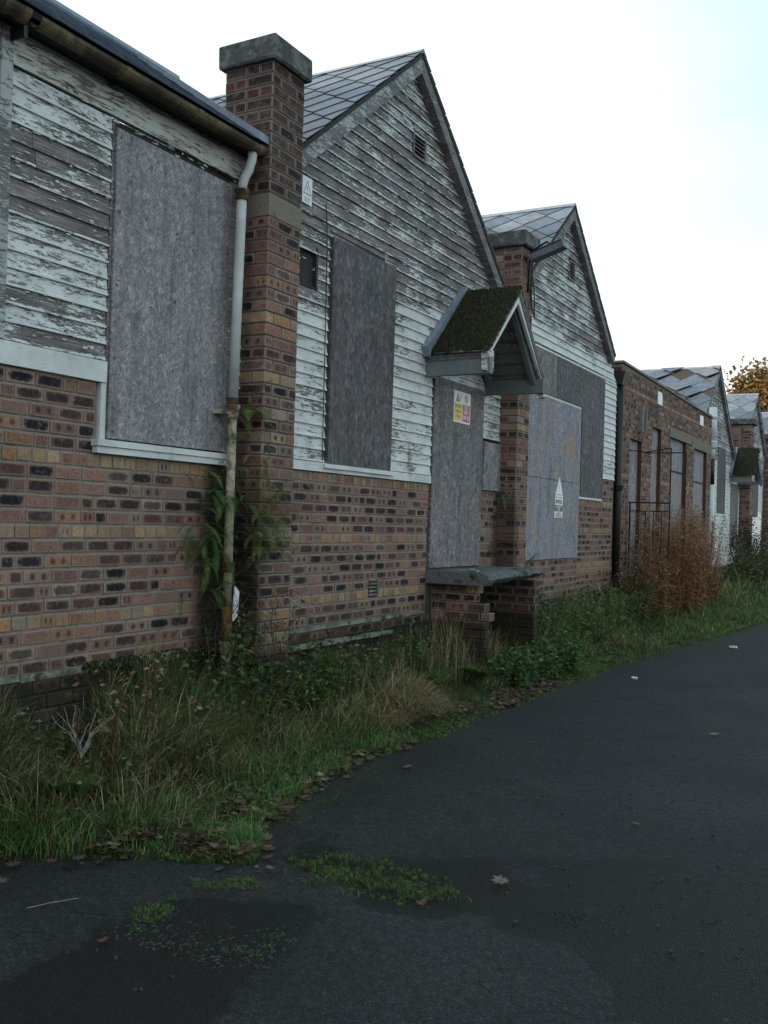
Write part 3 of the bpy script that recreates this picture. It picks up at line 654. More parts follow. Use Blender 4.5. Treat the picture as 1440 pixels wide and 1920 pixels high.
# ---- G1
def p1(y, z):
    n = mnoise.noise(Vector((y*.8, z*1.1, 9)))*.12
    t = 0.43
    edge = 3.42-(y-7.4)*-.12 if y > 7.5 else 3.15
    if z < edge+.15*mnoise.noise(Vector((y*2, 3, 1))): t = .645
    if z > 4.9: t = .50
    return t+n
g1, c1, eL, eR, rg = gable('gabled_building', 0, 5.78, 10.06, (7.77, 5.66), 0, 'tall gabled building of flaking white boards between the two nearest chimneys', None, 1.99, [(6.46, 7.53, 1.9, 3.77), (6.04, 6.29, 3.30, 3.60), (8.33, 9.54, 1.9, 2.94), (9.5, 10.1, 1.9, 2.42), (7.77, 8.04, 4.82, 5.06)], p1, .7, HR)
flakes(c1, 0, 260, 5.9, 10.0, 2.0, 5.4, lambda y, z: z < 5.6-abs(y-7.77)*TAN-.1 and not (6.4 < y < 7.6 and z < 3.8) and not (8.2 < y < 9.6 and z < 3), M_PAINT, .035)
trim(g1, 'bottom_rail', -.02, .02, 5.78, 8.33, 1.915, 1.985, .82, n=1)
brickwall(g1, 0, 5.78, 8.33, .73, 1.91, [(7.24, 7.40, .90, 1.07)], (6, 12), .0785, soldier=True)
brickwall(g1, 0, 9.545, 10.10, .95, 1.90, [], (5, 11), .0785, part='side_pier_wall')
mb = MB(); mb.box(-.2, -.006, 5.78, 10.06, 0, .70); core = mb.build('plinth', M_MORTAR_D, g1, (0, 5.78, 0)); wl = wloc(core)
for r in range(6):
    y = 5.78-(r % 2)*.09
    while y < 8.4:
        a, b = max(y, 5.78), min(y+.19, 8.4)
        if b-a > .04: place_brick(core, (-.045, (a+b)/2, .655-r*.08-(.02 if r > 0 else 0)), (.1, b-a-.009, .07), 'n', None, wl)
        y += .19
for zz in (.705, .575):
    mb = MB(); y = 5.95
    while y < 8.3:
        L = random.uniform(.25, .55); 
        if random.random() < .9: mb.box(-.02, .05+random.uniform(-.015, .01), y, min(y+L-.008, 8.32), zz, zz+.032+random.uniform(-.004, .004), j=.005)
        y += L
    mb.build('ledge', M_CONC, g1, (0, 5.95, zz))
vb = MB(); 
for k in range(5): vb.box(-.03, .004, 7.245, 7.395, .915+k*.031, .915+k*.031+.018, (.2, .2, .2, 1), j=.002)
vb.build('air_brick', M_CONC, g1, (0, 7.3, .9))
wf = MB(); wf.box(-.05, .010, 6.455, 6.482, 1.955, 3.79, (.3, .3, .3, 1)); wf.box(-.05, .010, 6.47, 7.53, 3.75, 3.785, (.3, .3, .3, 1)); wf = wf.build('window_frame', M_DARKW, g1, (0, 6.46, 1.95))
board(wf, 'window_board', M_OSB2, .006, .028, 6.487, 7.515, 1.985, 3.745)
sb = MB(); sb.box(-.03, .042, 6.43, 7.56, 1.945, 1.978, (.85, .85, .85, 1), j=.002); sb.build('sill', M_PAINT, wf, (0, 6.43, 1.95))
mb = MB(); mb.box(-.25, -.11, 5.78, 10.1, 0, 3.2); mb.box(-.11, -.004, 8.33, 9.545, 0, 1.12); mb.build('inner_wall', M_MORTAR_D, g1, (-.2, 8, 0))
# small open hatch
hb = MB(); hb.box(-.25, -.22, 6.04, 6.30, 3.29, 3.61); hb.box(-.2, .012, 6.265, 6.29, 3.3, 3.6); hb.box(-.2, .005, 6.04, 6.29, 3.595, 3.615); hb.box(-.2, .005, 6.04, 6.29, 3.285, 3.30); hb.box(-.2, .005, 6.03, 6.042, 3.30, 3.6); hb = hb.build('hatch_opening', M_DARKW, g1, (0, 6.1, 3.3))
q = MB(); q.box(-.12, -.10, 6.045, 6.15, 3.31, 3.59); q.build('hatch_door', M_DARKW, hb, (0, 6.1, 3.3)); q = MB(); q.box(-.1, -.094, 6.135, 6.145, 3.33, 3.56, (.5, .5, .5, 1)); q.build('latch', M_WHITE, hb, (0, 6.1, 3.3))
def louvre(parent, x, y0, y1, z0, z1, n=7):
    f = MB(); f.box(x-.10, x-.08, y0, y1, z0, z1); f = f.build('vent', M_DARK, parent, (x, y0, z0))
    fr = MB(); t = .016
    for a in ((y0-t, y0, z0-t, z1+t), (y1, y1+t, z0-t, z1+t), (y0, y1, z0-t, z0), (y0, y1, z1, z1+t)): fr.box(x-.08, x+.022, *a, (.2, .2, .2, 1))
    fr.build('vent_frame', M_TRIM, f, (x, y0, z0))
    for k in range(n):
        z = z0+(k+.3)*(z1-z0)/n; m2 = MB(); m2.prism([(x-.04, y0, z+.022), (x+.016, y0, z-.004), (x+.016, y0, z+.004), (x-.04, y0, z+.03)], (0, y1-y0, 0), (.2, .2, .2, 1)); m2.build('slat', M_TRIM, f, (x, y0, z))
louvre(g1, 0, 7.80, 8.02, 4.84, 5.05, 6)
# door with its board
df = MB(); df.box(-.10, .0, 8.325, 8.352, 1.10, 2.95, (.1, .1, .1, 1)); df = df.build('door_frame', M_DARKW, g1, (0, 8.33, 1.1))
board(df, 'door_board', M_OSB3, .0, .020, 8.355, 9.535, 1.12, 2.935)
board(g1, 'side_board', M_OSB5, -.005, .03, 9.548, 10.065, 1.905, 2.415)
# roof
def gable_roof(b, x, eL, eR, rg, depth, near=True, broken=0, diag=.46, over=.10, right_stuff=True):
    diamond_roof(b, x-depth, x+over, eL, rg, broken=broken, diag=diag)
    diamond_roof(b, x-depth, x+over, eR, rg, stuff=right_stuff, diag=diag, name='far_roof_slope')
    mb = MB(); mb.prism([(x-depth, rg[0]-.07, rg[1]-.02), (x-depth, rg[0], rg[1]+.035), (x-depth, rg[0]+.07, rg[1]-.02)], (depth+over, 0, 0)); mb.build('ridge_cap', M_LEAD, b, (x, *rg))
    barge(b, x+.006, ((eL[0], eL[1]-.035), (rg[0], rg[1]-.035))); barge(b, x+.006, ((eR[0], eR[1]-.035), (rg[0], rg[1]-.035)))
gable_roof(g1, 0, eL, eR, rg, 3.2, diag=.42)
mb = MB(); mb.box(-3.2, -3.0, 5.78, 10.06, 0, 4.2); mb.prism([(-3.2, 5.7, 4.15), (-3.2, 10.1, 4.15), (-3.2, 7.77, 5.6)], (.15, 0, 0)); mb.build('rear_wall', M_BRICK, g1, (-3, 7.9, 0))
# ---- chimney piers
def chimney(b, x, y0, y1, ztop, zbot, band=None, front=.22, back=.22, roofz=3.9, as_stuff=False, course=.08, cap=.16, ov=.05):
    mb = MB(); d = .008
    mb.box(x-.02, x+front-d, y0+d, y1-d, zbot, ztop); mb.box(x-back+d, x-.02, y0+d, y1-d, roofz-.1, ztop)
    core = mb.build('chimney', M_MORTAR_D, b, (x, y0, zbot)); wl = wloc(core); st = MB() if as_stuff else None
    n = int(round((ztop-zbot)/course)); hw = (y1-y0)/2
    for r in range(n):
        z = zbot+(r+.5)*course; zz = course-.009
        if band and band[0] < z < band[1]: continue
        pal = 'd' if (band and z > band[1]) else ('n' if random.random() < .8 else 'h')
        pr = lambda: pal if random.random() < .95 else 'n'
        if r % 2 == 0:
            for s in (0, 1):
                ya, yb = y0+s*hw+.002, y0+(s+1)*hw-.002-.004
                place_brick(core, (x+front-.055, (ya+yb)/2, z), (.105, yb-ya-.004, zz), pr(), st, wl)
                place_brick(core, (x+front-.165, (ya+yb)/2, z), (.105, yb-ya-.004, zz), pr(), st, wl)
            if z > roofz:
                place_brick(core, (x-back/2, (y0+hw/2), z), (back-.01, hw-.008, zz), pr(), st, wl); place_brick(core, (x-back/2, (y0+1.5*hw), z), (back-.01, hw-.008, zz), pr(), st, wl)
        else:
            for (ya, yb) in ((y0, y0+hw*.5), (y0+hw*.5, y0+hw*1.5), (y0+hw*1.5, y1)):
                place_brick(core, (x+front/2-.001, (ya+yb)/2, z), (front-.004, yb-ya-.009, zz), pr(), st, wl)
            if z > roofz:
                for s in (0, 1): place_brick(core, (x-back*(.25+.5*s), (y0+y1)/2, z), (back/2-.008, y1-y0-.006, zz), pr(), st, wl)
    if st: st.build('bricks', M_BRICK, core, (x, y0, zbot), kind='stuff')
    if band:
        m2 = MB(); bevel_box(m2, front+.004, y1-y0+.002, band[1]-band[0]-.006, x+front/2, (y0+y1)/2, (band[0]+band[1])/2, b=.006); m2.build('stone_band', M_STONE, core, (x, y0, band[0]))
    m2 = MB(); bevel_box(m2, front+back+2*ov, y1-y0+2*ov, cap, x+(front-back)/2, (y0+y1)/2, ztop+cap/2+.001, b=.012, j=.004); m2.build('cap', M_CAP, core, (x, y0, ztop))
    return core
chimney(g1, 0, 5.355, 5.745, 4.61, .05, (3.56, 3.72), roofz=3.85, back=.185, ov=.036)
# ---- G2
def p2(y, z):
    n = mnoise.noise(Vector((y*.8, z*1.1, 19)))*.12
    return (.74 if z < 3.98+.1*mnoise.noise(Vector((y*2, 7, 1))) else .50)+n
g2, c2, eL2, eR2, rg2 = gable('gabled_building', 0, 10.10, 14.55, (12.12, 5.58), 0, 'second gabled building, doorway board carrying a pointed white notice', None, 2.25, [(10.0, 13.88, 1.9, 3.68), (12.18, 12.42, 4.72, 4.98)], p2, .7, HR)
flakes(c2, 0, 150, 10.4, 14.4, 3.7, 5.3, lambda y, z: z < 5.5-abs(y-12.12)*TAN-.1, M_PAINT, .035)
brickwall(g2, 0, 12.87, 14.55, .50, 2.24, [(12.8, 13.88, 1.93, 3)], (4, 9, 15, 16), .0785)
brickwall(g2, 0, 10.1, 12.87, .30, 1.13, [], (), .0785, part='footing_wall')
mb = MB(); mb.box(-.2, -.01, 12.87, 14.55, 0, .5); mb.box(-.2, -.03, 10.1, 12.87, 1.13, 3.7); mb.build('inner_wall', M_MORTAR_D, g2, (0, 12.9, 0))
fr = MB(); 
for a in ((-.02, .012, 12.825, 12.865, 1.95, 3.15), (-.02, .014, 10.1, 12.865, 3.125, 3.152), (-.02, .02, 12.83, 13.92, 1.925, 1.955)): fr.box(*a, (.8, .8, .8, 1), j=.002)
fr = fr.build('door_frame', M_PAINT, g2, (0, 12.8, 1.9))
board(fr, 'door_board', M_OSB4, .0, .022, 10.15, 12.825, 1.14, 2.125, label='lower blue grey board with the pointed notice'); board(fr, 'door_board', M_OSB4, .001, .024, 10.15, 12.82, 2.128, 3.12, label='upper blue grey board')
board(g2, 'window_board', M_OSB2, .002, .026, 12.875, 13.90, 1.957, 3.665, label='tall dark board right of the doorway')
board(g2, 'transom_board', M_OSB3, .002, .026, 10.1, 11.81, 3.155, 3.67); board(g2, 'transom_board', M_OSB2, .003, .028, 11.825, 12.865, 3.155, 3.665)
mb = MB(); mb.box(-.02, .018, 10.1, 14.5, 3.675, 3.70, (.9, .9, .9, 1), j=.002); mb.build('drip_rail', M_PAINT, g2, (0, 10.1, 3.68))
louvre(g2, 0, 12.20, 12.40, 4.74, 4.96, 6)
gable_roof(g2, 0, eL2, eR2, rg2, 3.2, diag=.46)
mb = MB(); mb.box(-3.2, -3.0, 10.1, 14.5, 0, 4.2); mb.prism([(-3.2, 10.1, 4.15), (-3.2, 14.5, 4.15), (-3.2, 12.12, 5.5)], (.15, 0, 0)); mb.build('rear_wall', M_BRICK, g2, (-3, 12, 0))
chimney(g2, 0, 10.0, 10.36, 4.57, .25, None, roofz=3.85)
M_REDCORE = simple('red_brick_core', (.085, .045, .038), .9, 40, .4, .5, .1)
# ================================================================== FLAT ROOFED LINK
fl = thing('flat_roofed_building', (0, 18.4, 0), 'low flat roofed brick block with four boarded openings behind rusty willowherb', 'building')
oh = [(15.42, 16.16, .5, 3.0), (16.82, 17.5, .5, 3.3), (18.2, 19.55, .9, 3.23), (20.28, 21.6, .9, 3.19)]
oh2 = oh+[(18.15, 20.05, 3.23, 3.42), (20.1, 21.95, 3.19, 3.40)]
brickwall(fl, 0, 14.86, 22.05, .2, 4.0, oh2, (3, 20), .08, as_stuff=True, back=.12, part='brick_wall', mort=M_REDCORE)
for i, (a, b, c, d) in enumerate(oh):
    m2 = MB(); m2.box(-.11, -.07, a-.01, b+.01, c, d, j=.001); wb = m2.build('boarded_opening', M_OSB5 if i < 2 else M_OSB4, fl, (0, a, c))
    if i > 1: s = MB(); s.box(-.07, -.06, a, b, 2.62-(i-2)*.1, 2.65-(i-2)*.1); s.build('batten', M_DARKW, wb, (0, a, 2.6))
for a, b, c, d in ((18.15, 20.05, 3.232, 3.418), (20.1, 21.95, 3.192, 3.398)):
    m2 = MB(); m2.box(-.12, .004, a+.004, b-.004, c, d, j=.002); m2.build('lintel', M_STONE, fl, (0, a, c))
mb = MB(); mb.prism([(-.25, 14.83, 4.06), (.03, 14.83, 4.06), (.03, 22.07, 3.97), (-.25, 22.07, 3.97)], (0, 0, .035)); mb.prism([(-.25, 14.86, 4.0), (0, 14.86, 4.0), (0, 22.05, 3.99), (-.25, 22.05, 3.99)], (0, 0, .05)); mb.build('coping', M_STONE, fl, (0, 14.83, 4))
mb = MB(); mb.box(-3.5, -.13, 14.86, 14.98, .1, 3.98); mb.box(-3.5, -.2, 21.9, 22.04, .1, 3.9); mb.box(-3.5, -.25, 14.9, 22, 3.6, 3.7); mb.box(-.35, -.3, 14.55, 14.86, .1, 4.0, (.14, .06, .05, 0)); mb.build('side_wall', M_BRICK, fl, (-1, 15, 0))
for (a, b, c, d) in ((17.1, 17.42, 3.70, 3.92), (20.7, 21.05, 3.70, 3.90)):
    m2 = MB(); pts = [(a, c), (b, c), (b, d-.05), (b-.06, d), (a, d)] if a < 18 else rect(a, b, c, d); m2.prism([(0.006, y, z) for y, z in pts], (.012, 0, 0)); m2.build('white_plate', M_WHITE, fl, (0, a, c))
lt = thing('wall_lamp', (.05, 15.95, 3.1), 'slim grey and cream wall lamp high on the flat roofed brick block', 'lamp')
mb = MB(); mb.box(.004, .07, 15.88, 15.99, 3.11, 3.50, j=.002); mb.build('backplate', simple('lamp_grey', (.18, .19, .2), .5), lt, (0, 15.9, 3.1)); mb = MB(); mb.box(.02, .11, 15.992, 16.05, 3.13, 3.49, j=.002); mb.build('diffuser', M_STONE, lt, (0, 16, 3.1))
# ================================================================== FAR GABLES
def farg(name, x, yl, yr, apex, label, wins, zlow, z0, paintlvl, broken=0, depth=3.5, stuffr=True):
    pf = lambda y, z: (.72 if z < 3.3 else .48)+mnoise.noise(Vector((y, z, 33)))*.12
    b = thing(name, (x, (yl+yr)/2, 0), label, 'building')
    ya, za = apex; lo = lambda z: max(yl, ya-(za-z)/TAN); hi = lambda z: min(yr, ya+(za-z)/TAN)
    cladding(b, x, zlow, za-.06, lo, hi, wins, pf, M_PAINT)
    hw = (yr-yl)/2+.05; eL = (ya-hw, za-hw*TAN+.06); eR = (ya+hw, za-hw*TAN+.06); rg = (ya, za+.06)
    gable_roof(b, x, eL, eR, rg, depth, broken=broken, diag=.62)
    m2 = MB(); m2.box(x-.2, x-.01, yl, yr, 0, zlow); m2.box(x-depth, x-depth+.15, yl, yr, 0, za-hw*TAN); m2.box(x-depth, x-.2, yl, yl+.1, 0, za-hw*TAN); m2.box(x-depth, x-.2, yr-.1, yr, 0, za-hw*TAN); m2.build('lower_wall', M_BRICK, b, (x, yl, 0))
    for (a, c, d, e) in wins:
        if c-a > .15: board(b, 'window_board' if d > 1.5 else 'door_board', M_OSB2 if d > 1.5 else M_OSB3, x, x+.02, a+.02, c-.02, d+.02, e-.02)
    return b
XF = -.6
g3 = farg('gabled_building', XF, 23.75, 28.1+1.85, (25.75, 5.60), 'far gabled building with slipped slates and a tall white pipe at its corner', [(26.1, 27.25, 1.98, 3.72), (28.1, 29.3, 1.1, 2.85)], .92, 0, .8, broken=.34, depth=4.5)
louvre(g3, XF, 26.0, 26.3, 4.72, 4.98, 5)
chimney(g3, XF, 29.55, 30.1, 4.60, .1, None, as_stuff=True, front=.30, back=.9, roofz=3.6, ov=.08)
g4 = farg('gabled_building', XF, 30.1, 34.1, (32.1, 5.72), 'farther gabled building behind the mossy second porch', [(31.7, 33.1, 2.0, 3.1)], 2.2, 0, .8, depth=5)
chimney(g4, XF, 34.4, 35.0, 4.60, .1, None, as_stuff=True, front=.34, back=1.4, roofz=3.6, ov=.08)
g5 = farg('gabled_building', XF, 35.0, 39.4, (37.2, 5.72), 'farthest gabled building cut off by the right edge', [(37.5, 38.5, 2.0, 3.4)], 2.2, 0, .8, depth=5)
wb = thing('shade_block', (-15, -8, 0), 'long unseen slate roofed block added behind the row to shade it', 'building')  # unseen building, added to keep the low sun off the row
mb = MB(); mb.box(-18, -11.5, -34, 3.5, 0, 6.2); mb.box(-18, -11.5, 3.5, 15, 0, 5.6); mb.build('wall', M_BRICK, wb, (-15, -8, 0))
mb = MB(); mb.prism([(-18.4, -34.3, 6.1), (-11.1, -34.3, 6.1), (-14.7, -34.3, 9.15)], (0, 37.9, 0), (*SLC[0], 1)); mb.prism([(-18.4, 3.6, 5.5), (-11.1, 3.6, 5.5), (-14.7, 3.6, 8.0)], (0, 11.6, 0), (*SLC[0], 1)); mb.build('roof', M_SLATE, wb, (-15, -8, 6))
M_SARK = simple('bare_sarking', (.17, .165, .155), .85, 24, .5, .4, .1)
# ================================================================== PORCH CANOPIES
def canopy(x, yl, yr, depth, zr, ze, label, k=1.0, moss=700, small=False):
    """pitched porch hood, ridge runs out from the wall"""
    p = thing('porch_canopy', (x, (yl+yr)/2, ze), label, 'porch canopy', 'mossy slated porch canopies'); ym = (yl+yr)/2
    for sgn, ye in ((-1, yl-.06), (1, yr+.05)):
        O = Vector((x+depth+.03, ye, ze+.05)) if sgn < 0 else Vector((x+depth+.03, ye, ze+.02)); R = Vector((x+depth+.03, ym, zr)); up = R-O
        slate_rows(p, O, (-1, 0, 0), up, depth+.05, up.length, sw=.2, ex=.14, cmat=M_SARK)
        for q in range(7): m3 = MB(); c_ = O+up*(.07+q*.128)+Vector((-(depth+.05)/2, 0, -.055)); m3.obox(c_, (1, 0, 0), up, Vector((1, 0, 0)).cross(up), (depth+.0)/2, .052, .008); m3.build('sarking_board', M_SARK, p, c_)
    # bargeboards and rafters
    for s, ye in ((-1, yl), (1, yr)):
        mb = MB(); a = Vector((x+depth-.01, ye+s*.03, ze+.06)); b = Vector((x+depth-.01, ym, zr-.035)); mb.beam(a, b, .03, .075, (.95, .95, .95, 1), up=(1, 0, 0)) if False else mb.prism([a, b, b-Vector((0, 0, .085)), a-Vector((0, 0, .075))], (.03, 0, 0), (.9, .9, .9, 1)); mb.build('bargeboard', M_PAINT, p, a)
        for xx in (x+.06, x+depth-.06):
            mb = MB(); mb.beam((xx, ye, ze-.02), (xx, ym-s*-.02, zr-.10), .05, .09, (.8, .8, .8, 1)); mb.build('rafter', M_GREYPAINT, p, (xx, ye, ze))
        mb = MB(); mb.box(x+.01, x+depth+.05, ye-.035, ye+.035, ze-.13, ze+.015, (.9, .9, .9, 1), j=.003); mb.build('wall_plate', M_GREYPAINT, p, (x, ye, ze))
    mb = MB(); mb.box(x+depth-.02, x+depth+.03, yl-.06, yl+.10, ze-.10, ze+.09, (.55, .55, .55, 1), j=.006); mb.build('beam_end', M_PAINT, p, (x+depth, yl, ze))
    mb = MB(); mb.box(x+depth-.02, x+depth+.03, yr+.02, yr+.10, ze-.17, ze+.02, (.55, .55, .55, 1), j=.006); mb.build('beam_end', M_PAINT, p, (x+depth, yr, ze))
    # lead flashing up the wall on the near side
    mb = MB(); mb.prism([(x+.012, yl-.10, ze+.04), (x+.012, ym, zr+.0), (x+.012, ym, zr+.09), (x+.012, yl-.14, ze+.13)], (.07, 0, 0)); mb.build('lead_flashing', M_LEAD, p, (x, yl, ze))
    # moss cushions
    V = []; F = []; C = []
    for _ in range(moss):
        u = random.random(); v = random.random(); xx = x+.06+u*(depth-.02); yy = yl-.06+(ym-yl+.06)*v; zz = ze+.05+(zr-ze-.05)*v+.028
        if u > .85 and random.random() < (u-.85)*4: continue
        if mnoise.noise(Vector((xx*5, yy*5, 0))) < -.5: continue
        r = random.uniform(.008, .026)*k; b = len(V); n = 5; g_ = random.uniform(.5, 1.5); c = random.choice(((.009*g_, .012*g_, .005*g_), (.012*g_, .013*g_, .006*g_), (.018*g_, .015*g_, .009*g_), (.028*g_, .034*g_, .008*g_)))
        for q in range(n): t = 2*math.pi*q/n; rr = r*random.uniform(.8, 1.6); V.append((xx+rr*math.cos(t), yy+rr*math.sin(t)*.8, zz+rr*math.sin(t)*.55-.006)); C.append(c)
        V.append((xx, yy-.012, zz+r*1.3)); C.append(tuple(q*1.5 for q in c)); F += [(b+q, b+(q+1) % n, b+n) for q in range(n)]
    me = tri_mesh('moss', V, F, C); me.materials.append(M_PLANT); link('moss', me, None, p, (0, 0, 0), kind='stuff')
    return p
canopy(0, 8.20, 9.60, .60, 3.80, 3.03, 'mossy slated porch canopy with white bargeboards over the near doorway', moss=9000)
canopy(XF, 27.95, 29.4, .60, 3.80, 3.0, 'small dark mossy porch canopy on the distant gabled building', k=1.8, moss=3500)
# ================================================================== STEP SLAB
stp = thing('doorstep', (.3, 9.1, 0), 'raised grey concrete doorstep with a broken front edge on brick legs', 'doorstep')
N = 44; top = []; 
mb = MB(); rowsT = []; 
ys_ = [8.30+(10.02-8.30)*i/N for i in range(N+1)]
sec = []
for i, y in enumerate(ys_):
    t = (y-8.30)/1.72; br = 1. if t > .06 else 0.
    e = .635-(.03+.05*abs(mnoise.noise(Vector((y*7, 0, 0)))))*(t > .10)-.10*max(0, t-.85)*4
    zt = 1.10-.004*math.sin(y*9); dip = .02*abs(mnoise.noise(Vector((y*11, 2, 0))))*(t > .1)
    low = .975+(.05*abs(mnoise.noise(Vector((y*4, 5, 0))))+.015*t)*(t > .1)
    sec.append([(-.01, y, low if False else .985), (e-.16*(t > .1), y, .985+.02*(t > .1)), (e-.03-.05*random.random()*(t > .1), y, low+.01), (e+.01+random.uniform(-.018, .018)*(t > .1), y, (low+zt)/2), (e-random.uniform(0, .03)*(t > .1), y, zt-.02-dip), (e-.06-random.uniform(0, .03)*(t > .1), y, zt-dip*.3), (-.01, y, zt)])
V = [p for s in sec for p in s]; n = 7
F = [(i*n+k, i*n+(k+1) % n, (i+1)*n+(k+1) % n, (i+1)*n+k) for i in range(N) for k in range(n)]+[tuple(range(n)), tuple(range(N*n+n-1, N*n-1, -1))]
mb.add(V, F); mb.build('slab', M_SLABC, stp, (0, 8.3, 1))
def leg(y0, y1, x1, z0=.1, z1=.985, ragged=True):
    mb = MB(); mb.box(.0, x1-.17, y0+.01, y1-.01, z0, z1); core = mb.build('brick_leg', M_MORTAR_D, stp, (0, y0, z0)); wl = wloc(core); r = 0; z = z1-.042
    while z > z0:
        xe = x1+(random.choice((0, -.06, .03)) if ragged else 0); xx = -.05*(r % 2)
        if ragged: xe = x1+(-.10, -.13, 0, .02, .0, -.02, 0, 0, 0, 0, 0, 0)[min(r, 11)]
        while xx < xe-.03:
            a = max(xx, 0.002); b = min(xx+.19, xe)
            if b-a > .03: place_brick(core, ((a+b)/2, (y0+y1)/2, z), (b-a-.009, y1-y0, .074), 'd' if (not ragged or (b < xe-.01 and random.random() < .7)) else 'n', None, wl)  # dark bricks paint the shade on the leg sides into their colour
            xx += .19
        z -= .083; r += 1
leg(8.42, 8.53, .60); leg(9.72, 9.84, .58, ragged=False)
mb = MB(); mb.tube([(.30, 8.62, 1.115), (.33, 8.58, 1.12), (.40, 8.60, 1.112)], [.004, .012, .003], 6); mb.box(.22, .40, 8.56, 8.64, 1.103, 1.112, j=.006); tag(mb.build('scrap_slate', M_LEAD), 'small dark scrap of slate lying on top of the doorstep', 'debris')
# ================================================================== DRAINPIPES
dp = thing('drainpipe', (.12, 5.2, .2), 'pale grey painted drainpipe with a rusty lower half beside the near chimney', 'drainpipe')
mb = MB(); mb.tube([(.135, 5.27, 3.99), (.135, 5.265, 3.92), (.125, 5.245, 3.84), (.115, 5.22, 3.79), (.11, 5.205, 3.74), (.11, 5.20, 3.68)], .031, 14); mb.build('swan_neck', M_PIPEW, dp, (.11, 5.2, 3.7), smooth=True)
def collar(par, x, y, z, r, mat, h=.07):
    m2 = MB(); m2.tube([(x, y, z-h/2), (x, y, z-h*.3), (x, y, z-h*.1), (x, y, z+h*.2), (x, y, z+h*.35), (x, y, z+h/2)], [r*.86, r*.92, r, r, r*1.12, r*1.08], 14); m2.build('collar', mat, par, (x, y, z), smooth=True)
collar(dp, .11, 5.20, 3.665, .046, M_RUST)
mb = MB(); mb.tube([(.11, 5.20, 3.65), (.11, 5.185, 3.0), (.11, 5.17, 2.32)], .033, 16); mb.build('upper_pipe', M_PIPEW, dp, (.11, 5.2, 3), smooth=True)
mb = MB(); mb.tube([(.11, 5.17, 2.325), (.11, 5.17, 2.27)], .0345, 14); mb.build('rust_band', M_RUST, dp, (.11, 5.17, 2.3), smooth=True)
collar(dp, .11, 5.17, 2.235, .045, M_PIPE2, .09)
mb = MB(); mb.box(.0, .12, 5.07, 5.15, 2.215, 2.245, j=.003); mb.build('bracket', M_PIPE2, dp, (0, 5.1, 2.2))
mb = MB(); mb.tube([(.11, 5.17, 2.24), (.11, 5.17, 1.5), (.11, 5.175, .95)], .030, 14); mb.build('lower_pipe', M_PIPE2, dp, (.11, 5.17, 1.5), smooth=True)
collar(dp, .11, 5.175, 1.22, .042, M_RUST, .07); mb = MB(); mb.tube([(.11, 5.175, .96), (.11, 5.18, .70)], .034, 14); mb.build('rusty_pipe', simple('orange_rust', (.20, .10, .03), .8, 18, .6, .5, c2=(.05, .03, .02)), dp, (.11, 5.17, .8), smooth=True)
collar(dp, .11, 5.18, .695, .046, M_PIPE2, .08); mb = MB(); mb.tube([(.11, 5.18, .68), (.115, 5.185, .1)], .035, 14); mb.build('base_pipe', M_PIPE2, dp, (.11, 5.18, .3), smooth=True)
mb = MB(); mb.prism([(.165, 5.17, 1.10), (.165, 5.215, 1.06), (.16, 5.21, .90), (.16, 5.165, .87)], (.01, 0, 0)); tag(mb.build('torn_rag', M_WHITE), 'torn white scrap of plastic caught on the foot of the near drainpipe', 'litter')
bp_ = thing('drainpipe', (-.02, 14.72, .2), 'black cast iron drainpipe in the recess right of the second gable', 'drainpipe')
mb = MB(); mb.tube([(.02, 14.72, 3.72), (.02, 14.72, .2)], .055, 12); mb.build('pipe', M_BLACK, bp_, (.02, 14.72, 2), smooth=True); collar(bp_, .02, 14.72, 2.15, .078, M_BLACK, .09)
mb = MB(); mb.prism([(-.06, 14.6, 3.90), (.12, 14.6, 3.90), (.07, 14.6, 3.70), (-.02, 14.6, 3.70)], (0, .26, 0)); mb.build('hopper', M_BLACK, bp_, (.02, 14.7, 3.8))
wp = thing('drainpipe', (-.1, 22.35, .2), 'tall white drainpipe at the far end of the flat roofed block', 'drainpipe')
mb = MB(); mb.tube([(-.03, 22.33, 4.24), (-.03, 22.33, 3.45)], .085, 14); mb.build('upper_pipe', M_PIPEB, wp, (0, 22.3, 4), smooth=True); collar(wp, -.03, 22.33, 3.42, .10, M_PIPEB, .16); collar(wp, -.03, 22.33, 4.0, .098, M_PIPEB, .08)
mb = MB(); mb.tube([(-.03, 22.33, 3.45), (-.03, 22.33, 3.12)], .06, 12); mb.tube([(-.03, 22.33, 2.55), (-.03, 22.33, .2)], .062, 12); mb.build('lower_pipe', M_PIPEB, wp, (0, 22.3, 2), smooth=True); mb = MB(); mb.tube([(-.03, 22.33, 3.12), (-.03, 22.33, 2.55)], .060, 12); mb.build('black_section', M_BLACK, wp, (0, 22.3, 2.8), smooth=True)
